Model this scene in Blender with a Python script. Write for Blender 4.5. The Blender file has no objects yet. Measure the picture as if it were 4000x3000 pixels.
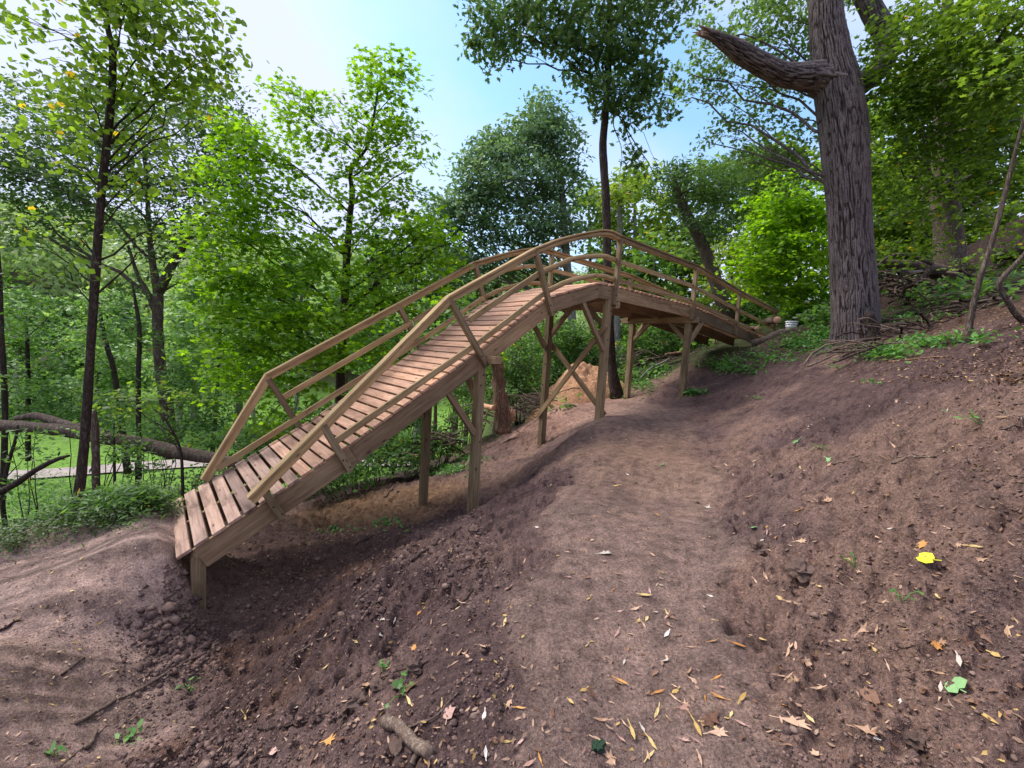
import bpy, bmesh, math, random
import numpy as np
from mathutils import Matrix, Vector

# ------------------------------------------------------------------ camera, sky, sun
SC = bpy.context.scene
COL = SC.collection
F = 1690.0                       # focal length in pixels of a 4000 px wide picture
PITCH, ROLL, YAWB = -0.0812, 0.0602, 0.6990
def axes(p, r):
    f = np.array([0, math.cos(p), math.sin(p)]); u = np.array([0, -math.sin(p), math.cos(p)]); x = np.array([1., 0, 0])
    c, s = math.cos(r), math.sin(r)
    return np.array([c*x + s*u, -s*x + c*u, f])
MC = axes(PITCH, ROLL)
cam_d = bpy.data.cameras.new('camera'); cam = bpy.data.objects.new('camera', cam_d); COL.objects.link(cam)
cam_d.sensor_width = 36; cam_d.lens = F*36/4000; cam_d.clip_start = .05; cam_d.clip_end = 2000
mm = Matrix.Identity(4)
for i in range(3):
    mm[i][0] = MC[0][i]; mm[i][1] = MC[1][i]; mm[i][2] = -MC[2][i]
cam.matrix_world = mm
SC.camera = cam

SUN_EL, SUN_AZ = math.radians(52), math.radians(-68)     # azimuth from +Y towards +X
W = bpy.data.worlds.new('World'); SC.world = W; W.use_nodes = True
nt = W.node_tree; nt.nodes.clear()
def nn(t, ty, **k):
    n = t.nodes.new(ty)
    for a, b in k.items(): setattr(n, a, b)
    return n
sky = nn(nt, 'ShaderNodeTexSky', sky_type='NISHITA', sun_disc=False, sun_elevation=SUN_EL, sun_rotation=SUN_AZ)
sky.air_density = 1.0; sky.dust_density = 1.2; sky.ozone_density = 1.5
tc = nn(nt, 'ShaderNodeTexCoord'); mp = nn(nt, 'ShaderNodeMapping'); mp.inputs['Scale'].default_value = (1, 1, 1.6)
mp.inputs['Location'].default_value = (.35, .1, .0)
ns = nn(nt, 'ShaderNodeTexNoise'); ns.inputs['Scale'].default_value = 1.6; ns.inputs['Detail'].default_value = 5; ns.inputs['Roughness'].default_value = .5
cr = nn(nt, 'ShaderNodeValToRGB'); cr.color_ramp.elements[0].position = .36; cr.color_ramp.elements[1].position = .60
cr.color_ramp.elements[0].color = (.12, .12, .12, 1); cr.color_ramp.elements[1].color = (.97, .97, .97, 1)
mx = nn(nt, 'ShaderNodeMix', data_type='RGBA'); mx.inputs[7].default_value = (3.7, 4.0, 5.4, 1)
sc_ = nn(nt, 'ShaderNodeMix', data_type='RGBA', blend_type='MULTIPLY'); sc_.inputs[0].default_value = 1; sc_.inputs[7].default_value = (1.0, 1.36, 1.42, 1)
bg = nn(nt, 'ShaderNodeBackground'); bg.inputs['Strength'].default_value = .115
wo = nn(nt, 'ShaderNodeOutputWorld')
L = nt.links.new
cm_ = nn(nt, 'ShaderNodeMath', operation='ADD')
L(tc.outputs['Generated'], mp.inputs['Vector']); L(mp.outputs[0], ns.inputs['Vector']); L(ns.outputs['Fac'], cm_.inputs[0])
vd = nn(nt, 'ShaderNodeVectorMath', operation='DOT_PRODUCT'); bd = np.array([(2200-2000)/F, -(330-1500)/F, 1.0]) @ MC; bd = bd/np.linalg.norm(bd)
vd.inputs[1].default_value = tuple(bd); vn = nn(nt, 'ShaderNodeVectorMath', operation='NORMALIZE'); L(tc.outputs['Generated'], vn.inputs[0]); L(vn.outputs[0], vd.inputs[0])
mr = nn(nt, 'ShaderNodeMapRange'); mr.inputs[1].default_value = .86; mr.inputs[2].default_value = 1.0; mr.inputs[3].default_value = .14; mr.inputs[4].default_value = -.20
L(vd.outputs['Value'], mr.inputs[0]); L(mr.outputs[0], cm_.inputs[1]); L(cm_.outputs[0], cr.inputs[0])
L(cr.outputs[0], mx.inputs[0]); L(sky.outputs[0], sc_.inputs[6]); L(sc_.outputs[2], mx.inputs[6]); L(mx.outputs[2], bg.inputs[0]); L(bg.outputs[0], wo.inputs[0])

sd = bpy.data.lights.new('sun', 'SUN'); sd.energy = 2.7; sd.angle = math.radians(32); sd.color = (1, .95, .88)
sun = bpy.data.objects.new('sun', sd); COL.objects.link(sun)
sv = Vector((math.cos(SUN_EL)*math.sin(SUN_AZ), math.cos(SUN_EL)*math.cos(SUN_AZ), math.sin(SUN_EL)))
sun.rotation_euler = sv.to_track_quat('Z', 'Y').to_euler()
vs = SC.view_settings; vs.view_transform = 'Standard'; vs.look = 'None'; vs.exposure = 1.05; vs.gamma = 1; vs.use_curve_mapping = False
SC.cycles.max_bounces = 6; SC.cycles.diffuse_bounces = 4; SC.cycles.transmission_bounces = 4; SC.cycles.transparent_max_bounces = 4
SC.cycles.caustics_reflective = False; SC.cycles.caustics_refractive = False

# ------------------------------------------------------------------ numpy helpers
rng = np.random.default_rng(7); rnd = random.Random(5)
def hash3(ix, iy, iz, seed):
    h = (ix*374761393 + iy*668265263 + iz*2147483647 + seed*974634777) & 0xffffffff
    h = ((h ^ (h >> 13))*1274126177) & 0xffffffff
    h = ((h ^ (h >> 16))*2246822519) & 0xffffffff
    return ((h ^ (h >> 15)) & 0xffffff)/float(0xffffff)
def vnoise(x, y, z=0.0, seed=0):
    x = np.asarray(x, float); y = np.asarray(y, float); z = np.zeros_like(x) + z
    ix = np.floor(x).astype(np.int64); iy = np.floor(y).astype(np.int64); iz = np.floor(z).astype(np.int64)
    fx, fy, fz = x-ix, y-iy, z-iz
    fx, fy, fz = [a*a*a*(a*(a*6-15)+10) for a in (fx, fy, fz)]
    out = 0
    zs = (0, 1) if np.any(fz != 0) else (0,)
    for dz in zs:
        wz = fz if dz else 1-fz
        for dx in (0, 1):
            for dy in (0, 1):
                out = out + hash3(ix+dx, iy+dy, iz+dz, seed)*(fx if dx else 1-fx)*(fy if dy else 1-fy)*wz
    return out*2-1
def fbm(x, y, z=0.0, o=4, seed=0, g=.5, lac=2.03):
    a, s = 1, 0
    for i in range(o):
        s = s + a*vnoise(x, y, z, seed+i*17); x = x*lac+3.1; y = y*lac-1.7; z = z*lac; a *= g
    return s
def sstep(a, b, x):
    t = np.clip((x-a)/(b-a), 0, 1); return t*t*(3-2*t)
def lnn(v): return v/np.maximum(np.linalg.norm(v, axis=-1, keepdims=True), 1e-9)

def ray(px, py): return np.array([(px-2000)/F, -(py-1500)/F, 1.0]) @ MC
def at(px, py, Y):                      # the point on that line of sight at forward distance Y (metres)
    q = ray(px, py); return q*(Y/q[1])
TB = np.array([-math.sin(YAWB), math.cos(YAWB), 0]); LB = np.array([math.cos(YAWB), math.sin(YAWB), 0]); UP = np.array([0, 0, 1.])
def BR(s, D, z): return TB*D + LB*s + UP*z
D0, WB = 5.66, 1.83                     # near side plane of the bridge, its width

# ------------------------------------------------------------------ terrain height
CP = [(0.5,0,-1.55),(0.6,1.6,-1.5),(0.8,2.5,-1.48),(1.3,4.1,-1.45),(1.9,6,-1.35),(2.5,8,-1.27),(2.8,9.2,-1.27),(2.6,11,-1.42),(2.2,13,-1.55),
 (-.1,1.6,-1.54),(.1,2.6,-1.52),(.5,4.1,-1.47),(1.05,6,-1.38),(1.6,8,-1.3),(1.94,9.03,-1.3),(1.4,12.3,-1.5),
 (-.57,1.93,-1.88),(-.88,3,-2.1),(-1.3,4.5,-2.4),(-.5,6.97,-2.75),(-1.66,8.4,-3.16),(.83,10.5,-2.14),(.35,7.2,-2.15),(1.2,8.6,-1.75),(-.1,9.2,-2.65),(-.1,3.6,-1.75),(.2,5.4,-1.9),(-1.3,6.0,-2.72),
 (-2.75,3.1,-3.12),(-3.25,4.62,-3.3),(-3.1,4.9,-3.3),(-2.9,5.5,-3.32),(-2.3,7,-3.3),(-2.35,2.5,-2.92),(-1.3,2.2,-2.25),(-1.7,3.4,-2.6),(-2.4,5.15,-3.05),(-1.6,5.5,-2.75),(-2.3,1.6,-2.85),
 (-3.53,4.43,-2.44),(-3.82,4.89,-2.40),(-4.34,5.50,-2.38),(-3.42,5.23,-3.12),(-3.95,5.85,-3.1),(-3.30,4.58,-3.2),(-3.95,4.07,-2.52),(-4.4,3.69,-2.56),(-5.2,3.0,-2.66),(-6.3,2.1,-2.9),
 (-4.1,5.2,-2.40),(-4.7,4.7,-2.48),(-5.4,4.1,-2.6),
 (-4.74,5.94,-2.38),(-5.65,5.17,-2.45),(-6.8,4.2,-2.65),(-7.95,3.2,-2.9),(-5.5,6.86,-3.1),(-7.2,5.4,-3.2),(-7.1,8.5,-3.9),(-9,7,-4.2),
 (-4.2,6.1,-3.2),(-3.36,6.3,-3.25),(-4.6,6.9,-3.2),(-3.62,4.25,-2.72),(-3.45,4.12,-2.95),(-3.75,3.2,-2.62),(-3.3,2.7,-2.72),(-3.0,2.35,-2.72),(-4.2,2.4,-2.7),(-3.2,3.55,-3.0),
 (1.33,2.5,-1.45),(1.5,1.8,-1.38),(1.76,2.13,-1.22),(2.1,1.76,-1.0),(2.4,2.03,-.62),(3.4,2.9,-.02),(5,4.2,.45),(3.9,4.4,-.38),(2.3,2.6,-.88),(4.1,7,-.8),(2.9,4.9,-1.08),
 (2.2,4.2,-1.4),(3.0,6.3,-1.28),(3.7,8.6,-1.18),(6.5,11,0.02),(4.5,11.2,-.86),(6.2,9,.12),(5.6,7,.05),(7.05,9,.82),(7.5,12,.9),(8.2,14.3,.66),(7,15.7,.32),(9,17,1.2),(10,12,1.6),(9,8,1.6),(7,6,1.0),
 (14,12,3.4),(16,18,3.5),(12,20,2.6),(20,8,5),(10,2,2.2),(7,2,1.2),(5,0,.3),(3,0,-.6),(2,0,-1.1),(0,-4,-1.6),(-4,-2,-3.5),(6,-5,1),(-8,-2,-4.5),
 (2,14.2,-1.55),(3.3,12.5,-1.27),(4.1,14.5,-.92),(5.6,15.2,-.1),(-2,12,-3.5),(0,13,-2.7),(-4,14,-4.5),(1,17,-2.5),(4,20,-1.5),(8,24,.3),(0,24,-5),(-6,20,-6.5),(-10,12,-5.5),
 (-7,31,-9),(-12,26,-8.8),(-20,30,-9),(-3,35,-9),(-30,20,-9),(-25,45,-9),(-16,22,-8.8),(5,40,-7),(15,40,-3),(25,35,2),(-15,18,-7.6),(-40,35,-9),(-12,42,-9),
 (-30,70,-6),(0,80,-5),(-60,100,4),(-30,130,12),(0,130,10),(40,120,8),(-80,60,2),(-110,130,20),(0,200,20),(-60,200,22),(60,200,18),(50,60,5),(60,20,12),(100,100,20),(0,-60,0),(-60,-40,-5),(60,-40,12),(-150,40,10),(0,300,26),(-200,200,30),(200,200,30),(-250,0,20),(250,0,30),(0,-300,10)]
CP = np.array(CP, float)
def _phi(r2, c2): return np.sqrt(r2 + c2)
def _solve():
    n = len(CP); P = CP[:, :2]
    r2 = ((P[:, None]-P[None])**2).sum(-1)
    A = np.zeros((n+3, n+3)); A[:n, :n] = _phi(r2, CC[None, :]); A[:n, :n] += np.eye(n)*-.02
    A[:n, n] = 1; A[:n, n+1:] = P; A[n, :n] = 1; A[n+1:, :n] = P.T
    return np.linalg.solve(A, np.concatenate([CP[:, 2], [0, 0, 0]]))
CC = (0.10 + 0.03*np.hypot(CP[:, 0], CP[:, 1]))**2
WR = _solve()
def Hs(x, y):
    x = np.asarray(x, float); y = np.asarray(y, float); sh = x.shape; x = x.ravel(); y = y.ravel()
    out = np.empty_like(x)
    for i in range(0, len(x), 20000):
        a, b = x[i:i+20000], y[i:i+20000]
        r2 = (a[:, None]-CP[None, :, 0])**2 + (b[:, None]-CP[None, :, 1])**2
        out[i:i+20000] = _phi(r2, CC[None]) @ WR[:-3] + WR[-3] + a*WR[-2] + b*WR[-1]
    return out.reshape(sh)
def seg_dist(x, y, pts):
    d = np.full(np.shape(x), 1e9)
    for (ax, ay), (bx, by) in zip(pts[:-1], pts[1:]):
        vx, vy = bx-ax, by-ay
        t = np.clip(((x-ax)*vx+(y-ay)*vy)/(vx*vx+vy*vy), 0, 1)
        d = np.minimum(d, np.hypot(x-ax-t*vx, y-ay-t*vy))
    return d
TR1 = [(0.5,-3),(0.55,0),(0.6,1.6),(0.75,2.6),(1.3,4.3),(1.9,6.2),(2.5,8),(2.75,9.5),(2.3,12),(1.6,14)]
TR2 = [(-3.9,4.95),(-4.4,4.55),(-5.1,3.95),(-6.2,3.0),(-8,1.5)]
def trail_mask(x, y):
    d1 = seg_dist(x, y, TR1); w1 = .55+.055*np.clip(y, 0, 12)
    n = fbm(x*1.3, y*1.3, seed=3, o=3)*.16
    m1 = 1-sstep(w1*.75, w1*1.2, d1+n)
    m2 = 1-sstep(.55, .95, seg_dist(x, y, TR2)+n)
    return np.maximum(m1, m2)
def H(x, y, parts=False):
    x = np.asarray(x, float); y = np.asarray(y, float)
    r = np.hypot(x, y)
    tm = trail_mask(x, y); rough = (1-tm)
    near = 1-sstep(14, 22, r)
    h = Hs(x, y)
    sD = x*TB[0]+y*TB[1]; ss = x*LB[0]+y*LB[1]
    churn = .35+.65*sstep(-.25, .35, fbm(x*.55, y*.55, seed=41, o=2))
    left = sstep(.6, -1.2, x)*near
    churn = np.clip(churn+left*.35, 0, 1.2)*rough
    bermw = sstep(3.0, 2.2, seg_dist(x, y, TR2)+.35*fbm(x*1.1, y*1.1, seed=55, o=2))*sstep(.45, -.1, ss)*near
    churn = churn*(1-.8*bermw)
    big = fbm(x*.9, y*.9, seed=11, o=3)*.075
    mid = fbm(x*3.6, y*3.6, seed=23, o=3)
    # lumps: rounded clods, with grooves raked down the slope
    lump = np.abs(fbm(x*7.5, y*7.5, seed=31, o=3, g=.55))
    rk = vnoise((x*.93+y*.36)*1.6, (-x*.36+y*.93)*9.0, seed=77)*.5+vnoise((x*.93+y*.36)*3.1, (-x*.36+y*.93)*19.0, seed=78)*.3
    fine = fbm(x*21, y*21, seed=61, o=2, g=.6)
    h = h + near*(big*(.25+.75*rough) + mid*.034*churn + (.35-lump)*.085*churn + rk*.030*rough + fine*(.016*churn+.0022) + np.abs(vnoise(x*33, y*33, seed=67))*.012*churn)
    h = h + (1-near)*fbm(x*.12, y*.12, seed=5, o=3)*.5*sstep(14, 40, r)*(1-sstep(20, 24, r)*(1-sstep(48, 60, r))*.9)
    h = h + bermw*(-np.abs(vnoise(sD*4.6+ss*.5, ss*.55, seed=301))*.034-np.abs(vnoise(sD*11+ss*.8, ss*1.0, seed=302))*.022+.016)
    # tyre ruts in the trail
    d1 = seg_dist(x, y, TR1)
    h = h - .018*tm*near*np.exp(-(d1/.22)**2)
    d2 = seg_dist(x, y, TR2)
    h = h - .04*np.exp(-((d2-.05)/.16)**2) - .03*np.exp(-((d2-.45)/.10)**2)*near
    if parts: return h, tm, rough, near, churn
    return h
def Hp(x, y): return float(H(np.array([x]), np.array([y]))[0])
def hit(px, py, y0=.9, y1=60):          # where a line of sight meets the ground
    q = ray(px, py); q = q/q[1]
    ys = y0*np.exp(np.linspace(0, math.log(y1/y0), 900))
    g = H(ys*q[0], ys) - ys*q[2]
    k = np.argmax(g > 0)
    if not g[k] > 0: return None
    if k > 0:
        a, b = g[k-1], g[k]; yy = ys[k-1]+(ys[k]-ys[k-1])*(-a)/(b-a)
    else: yy = ys[0]
    return np.array([yy*q[0], yy, yy*q[2]])
def hits(P, y0=.9, y1=40):
    P = np.asarray(P, float); q = np.stack([(P[:, 0]-2000)/F, -(P[:, 1]-1500)/F, np.ones(len(P))], 1) @ MC; q = q/q[:, 1:2]
    ys = y0*np.exp(np.linspace(0, math.log(y1/y0), 420))
    X = q[:, 0:1]*ys; Y = np.ones((len(P), 1))*ys
    g = H(X, Y) - q[:, 2:3]*ys
    k = np.argmax(g > 0, 1); ok = g[np.arange(len(P)), k] > 0
    k1 = np.maximum(k, 1); a = g[np.arange(len(P)), k1-1]; b = g[np.arange(len(P)), k1]
    yy = ys[k1-1]+(ys[k1]-ys[k1-1])*np.clip(-a/(b-a+1e-9), 0, 1)
    return np.stack([q[:, 0]*yy, yy, q[:, 2]*yy], 1)[ok]
def gnormal(x, y, e=.06):
    v = H(np.array([x+e, x-e, x, x]), np.array([y, y, y+e, y-e]))
    n = np.array([-(v[0]-v[1])/(2*e), -(v[2]-v[3])/(2*e), 1]); return n/np.linalg.norm(n)

# ------------------------------------------------------------------ object helpers
def tag(o, label=None, cat=None, group=None, kind=None):
    if label: o['label'] = label
    if cat: o['category'] = cat
    if group: o['group'] = group
    if kind: o['kind'] = kind
    return o
def setpar(o, par):
    o.parent = par; o.matrix_parent_inverse = par.matrix_basis.inverted()
def empty(name, loc, label=None, cat=None, group=None):
    o = bpy.data.objects.new(name, None); COL.objects.link(o); o.location = Vector(loc); o.empty_display_size = .1
    o.matrix_basis = Matrix.Translation(Vector(loc))
    return tag(o, label, cat, group)
def mesh_np(name, V, faces, mat, parent=None, anchor=None, smooth=False, cols=None):
    """faces: list of int arrays (m,k) or flat (loop list, sizes)"""
    V = np.asarray(V, float)
    a = np.zeros(3) if anchor is None else np.asarray(anchor, float)
    me = bpy.data.meshes.new(name)
    if isinstance(faces, np.ndarray): faces = [faces]
    sizes = np.concatenate([np.full(len(f), f.shape[1], np.int32) for f in faces]) if faces else np.zeros(0, np.int32)
    loops = np.concatenate([f.ravel() for f in faces]).astype(np.int32)
    me.vertices.add(len(V)); me.vertices.foreach_set('co', (V-a).astype(np.float32).ravel())
    me.loops.add(len(loops)); me.loops.foreach_set('vertex_index', loops)
    me.polygons.add(len(sizes)); st = np.zeros(len(sizes), np.int32); st[1:] = np.cumsum(sizes)[:-1]
    me.polygons.foreach_set('loop_start', st)
    try: me.polygons.foreach_set('loop_total', sizes)
    except Exception: pass
    if smooth: me.polygons.foreach_set('use_smooth', np.ones(len(sizes), bool))
    me.update(calc_edges=True)
    if cols is not None:
        ca = me.color_attributes.new('pigment', 'FLOAT_COLOR', 'POINT')
        c4 = np.ones((len(V), 4), np.float32); c4[:, :cols.shape[1]] = cols; ca.data.foreach_set('color', c4.ravel())
    me.materials.append(mat)
    o = bpy.data.objects.new(name, me); COL.objects.link(o)
    o.matrix_basis = Matrix.Translation(Vector(a))
    if parent is not None: setpar(o, parent)
    return o
class Geo:
    def __init__(s): s.V = []; s.F = {}; s.n = 0
    def add(s, V, *faces):
        for f in faces:
            f = np.asarray(f); s.F.setdefault(f.shape[1], []).append(f+s.n)
        s.V.append(np.asarray(V, float)); s.n += len(V)
    def build(s, name, mat, parent=None, anchor=None, smooth=False):
        if not s.V: return None
        return mesh_np(name, np.concatenate(s.V), [np.concatenate(v) for v in s.F.values()], mat, parent, anchor, smooth)
def tube(P, R, n=8, cap=True, bump=0, seed=0, closed_end=True):
    P = np.asarray(P, float); R = np.asarray(R, float)*np.ones(len(P))
    T = np.gradient(P, axis=0); T = lnn(T)
    ref = np.array([0, 1., 0]) if abs(T[0][1]) < .9 else np.array([1., 0, 0])
    A = np.empty_like(P); a = ref
    for i in range(len(P)):
        a = a - T[i]*(a@T[i]); a = a/np.linalg.norm(a); A[i] = a
    B = np.cross(T, A)
    th = np.arange(n)*2*math.pi/n
    ring = A[:, None]*np.cos(th)[None, :, None] + B[:, None]*np.sin(th)[None, :, None]
    rad = R[:, None]*np.ones((1, n))
    if bump:
        q = P[:, None]+ring*rad[..., None]
        k = 2.2/max(R.mean(), .01)
        rad = rad*(1+bump*vnoise(q[..., 0]*k*.5, q[..., 1]*k*.5, q[..., 2]*k*.5, seed))
    V = (P[:, None]+ring*rad[..., None]).reshape(-1, 3)
    i = np.arange(len(P)-1)[:, None]*n; j = np.arange(n)[None]; j2 = (j+1) % n
    Fq = np.stack([i+j, i+j2, i+n+j2, i+n+j], -1).reshape(-1, 4)
    fs = [Fq]
    if cap:
        V = np.concatenate([V, P[:1], P[-1:]]); m = len(P)*n
        j = np.arange(n); j2 = (j+1) % n
        fs.append(np.concatenate([np.stack([j2, j, np.full(n, m)], 1), np.stack([(len(P)-1)*n+j, (len(P)-1)*n+j2, np.full(n, m+1)], 1)]))
    return V, fs
def smooth_path(P, n):
    P = np.asarray(P, float)
    if len(P) == 2: return P[0]+(P[1]-P[0])*np.linspace(0, 1, n)[:, None]
    t = np.concatenate([[0], np.cumsum(np.linalg.norm(np.diff(P[:, :3], axis=0), axis=1))]); u = np.linspace(0, t[-1], n)
    Q = np.concatenate([[2*P[0]-P[1]], P, [2*P[-1]-P[-2]]])
    out = []
    for x in u:
        k = min(max(np.searchsorted(t, x, 'right')-1, 0), len(P)-2); f = (x-t[k])/(t[k+1]-t[k])
        a, b, c, d = Q[k:k+4]
        out.append(.5*((2*b)+(-a+c)*f+(2*a-5*b+4*c-d)*f*f+(-a+3*b-3*c+d)*f**3))
    return np.array(out)

# ------------------------------------------------------------------ materials
def new_mat(name):
    m = bpy.data.materials.new(name); m.use_nodes = True; t = m.node_tree; t.nodes.clear()
    return m, t, nn(t, 'ShaderNodeOutputMaterial')
def ramp(t, fac, stops):
    r = nn(t, 'ShaderNodeValToRGB'); e = r.color_ramp.elements
    while len(e) < len(stops): e.new(.5)
    for k, (p, c) in enumerate(stops): e[k].position = p; e[k].color = (*c, 1)
    t.links.new(fac, r.inputs[0]); return r.outputs[0]
def noise(t, vec, scale, detail=4, rough=.55, dist=0):
    n = nn(t, 'ShaderNodeTexNoise'); n.inputs['Scale'].default_value = scale; n.inputs['Detail'].default_value = detail
    n.inputs['Roughness'].default_value = rough; n.inputs['Distortion'].default_value = dist
    if vec is not None: t.links.new(vec, n.inputs['Vector'])
    return n.outputs['Fac']
def mapping(t, vec, scale=(1, 1, 1), loc=None):
    m = nn(t, 'ShaderNodeMapping'); m.inputs['Scale'].default_value = scale; t.links.new(vec, m.inputs['Vector'])
    if loc is not None: t.links.new(loc, m.inputs['Location'])
    return m.outputs[0]
def mixc(t, fac, a, b, mode='MIX'):
    m = nn(t, 'ShaderNodeMix', data_type='RGBA', blend_type=mode)
    for i, v in ((0, fac), (6, a), (7, b)):
        if isinstance(v, (int, float)): m.inputs[i].default_value = v
        elif isinstance(v, tuple): m.inputs[i].default_value = (*v, 1)
        else: t.links.new(v, m.inputs[i])
    return m.outputs[2]
def math_(t, op, a, b=None):
    m = nn(t, 'ShaderNodeMath', operation=op)
    for i, v in ((0, a), (1, b)):
        if v is None: continue
        if isinstance(v, (int, float)): m.inputs[i].default_value = v
        else: t.links.new(v, m.inputs[i])
    return m.outputs[0]
def principled(t, out, col, rough=.8, bump=None, dist=.01, strength=1, spec=.3):
    p = nn(t, 'ShaderNodeBsdfPrincipled')
    if isinstance(col, tuple): p.inputs['Base Color'].default_value = (*col, 1)
    else: t.links.new(col, p.inputs['Base Color'])
    p.inputs['Roughness'].default_value = rough; p.inputs['Specular IOR Level'].default_value = spec
    if bump is not None:
        b = nn(t, 'ShaderNodeBump'); b.inputs['Distance'].default_value = dist; b.inputs['Strength'].default_value = strength
        t.links.new(bump, b.inputs['Height']); t.links.new(b.outputs[0], p.inputs['Normal'])
    t.links.new(p.outputs[0], out.inputs[0]); return p

def wood_mat(name, cols, end=(.35, .22, .13), stain=.5):
    m, t, o = new_mat(name)
    tcn = nn(t, 'ShaderNodeTexCoord'); oi = nn(t, 'ShaderNodeObjectInfo')
    off = nn(t, 'ShaderNodeCombineXYZ'); k = math_(t, 'MULTIPLY', oi.outputs['Random'], 37.0)
    for i in range(3): t.links.new(k, off.inputs[i])
    v = mapping(t, tcn.outputs['Object'], (1, 1, 1), off.outputs[0])
    vg = mapping(t, v, (2.0, 34, 34)); g = noise(t, vg, 1.0, 6, .6, .4)
    vf = mapping(t, v, (9, 160, 160)); g2 = noise(t, vf, 1.0, 3, .6)
    vb = mapping(t, v, (1.2, 4, 4)); b = noise(t, vb, 1.0, 4, .6, .3)
    gg = math_(t, 'ADD', math_(t, 'MULTIPLY', g, .75), math_(t, 'MULTIPLY', g2, .25))
    c = ramp(t, gg, [(.30, cols[0]), (.5, cols[1]), (.72, cols[2])])
    # per board tone
    tone = ramp(t, oi.outputs['Random'], [(0, (.62, .60, .60)), (.35, (.95, .92, .88)), (.7, (1.02, 1.0, .98)), (1, (1.28, 1.2, 1.1))])
    c = mixc(t, 1.0, c, tone, 'MULTIPLY')
    st = ramp(t, b, [(.34, (.36, .32, .30)), (.50, (.92, .9, .9)), (.62, (1.08, 1.06, 1.04))])
    c = mixc(t, stain, c, st, 'MULTIPLY')
    # knots
    vo = nn(t, 'ShaderNodeTexVoronoi'); vo.inputs['Scale'].default_value = 1; t.links.new(mapping(t, v, (3.2, 8, 8)), vo.inputs['Vector'])
    kn = ramp(t, vo.outputs['Distance'], [(.06, (.16, .09, .06)), (.17, (1, 1, 1))])
    c = mixc(t, .75, c, kn, 'MULTIPLY')
    h = math_(t, 'ADD', gg, math_(t, 'MULTIPLY', b, .4))
    principled(t, o, c, .72, h, .004, .8, .25)
    return m
M = {}
M['wood'] = wood_mat('treated_lumber', [(.15, .095, .055), (.27, .185, .11), (.38, .285, .18)])
M['post'] = wood_mat('treated_post', [(.12, .082, .045), (.235, .172, .10), (.34, .27, .17)], stain=.6)
M['plank'] = wood_mat('deck_plank', [(.37, .19, .115), (.61, .355, .235), (.78, .54, .41)], stain=.55)
M['plank_muddy'] = wood_mat('muddy_deck_plank', [(.22, .135, .105), (.40, .265, .205), (.54, .39, .31)], stain=.9)
M['rail'] = wood_mat('rail_lumber', [(.19, .12, .058), (.36, .25, .125), (.50, .38, .22)])

def bark_mat(name, a, b, c, sc=14, dist=.02, furrow=True):
    m, t, o = new_mat(name)
    tcn = nn(t, 'ShaderNodeTexCoord')
    v = mapping(t, tcn.outputs['Object'], (sc, sc, sc*.22))
    n1 = noise(t, v, 1.0, 5, .65, 1.2); n2 = noise(t, tcn.outputs['Object'], 2.2, 3, .6); n3 = noise(t, tcn.outputs['Object'], sc*6, 3, .6)
    rg = math_(t, 'ABSOLUTE', math_(t, 'SUBTRACT', n1, .5)); rg = math_(t, 'MULTIPLY', rg, 4.5)
    hh = math_(t, 'ADD', rg, math_(t, 'MULTIPLY', n3, .5))
    col = ramp(t, hh, [(.1, a), (.45, b), (.95, c)])
    col = mixc(t, .6, col, ramp(t, n2, [(.35, (.62, .62, .6)), (.6, (1.1, 1.08, 1.05))]), 'MULTIPLY')
    principled(t, o, col, .9, hh, dist, 1, .1); return m
M['oak_bark'] = bark_mat('grey_ridged_bark', (.045, .034, .034), (.15, .122, .122), (.31, .27, .27), 13, .012)
def oak_mat():
    m, t, o = new_mat('furrowed_oak_bark'); a = nn(t, 'ShaderNodeVertexColor'); a.layer_name = 'pigment'
    tcn = nn(t, 'ShaderNodeTexCoord'); n = noise(t, tcn.outputs['Object'], 38, 5, .7); n2 = noise(t, tcn.outputs['Object'], 1.6, 3, .6)
    c = mixc(t, .9, a.outputs[0], ramp(t, n, [(.3, (.55, .55, .56)), (.5, (1, 1, 1)), (.72, (1.5, 1.48, 1.46))]), 'MULTIPLY'); c = mixc(t, .6, c, ramp(t, n2, [(.35, (.7, .7, .7)), (.62, (1.15, 1.12, 1.1))]), 'MULTIPLY')
    principled(t, o, c, .92, n, .012, 1, .1); return m
M['oak_furrow'] = oak_mat()
M['dark_bark'] = bark_mat('dark_bark', (.018, .012, .010), (.055, .040, .034), (.12, .095, .085), 22, .01)
M['mid_bark'] = bark_mat('brown_bark', (.04, .028, .022), (.11, .08, .065), (.22, .18, .15), 16, .012)
M['pale_bark'] = bark_mat('pale_bark', (.10, .09, .08), (.24, .22, .20), (.42, .40, .37), 18, .006)
M['red_log'] = bark_mat('barkless_reddish_log', (.07, .035, .022), (.20, .115, .08), (.36, .24, .18), 10, .012)
M['stick'] = bark_mat('dry_stick', (.06, .04, .032), (.17, .12, .095), (.32, .25, .20), 30, .004)
M['dark_stick'] = bark_mat('dark_stick', (.018, .011, .009), (.06, .04, .033), (.13, .10, .085), 30, .004)

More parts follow.
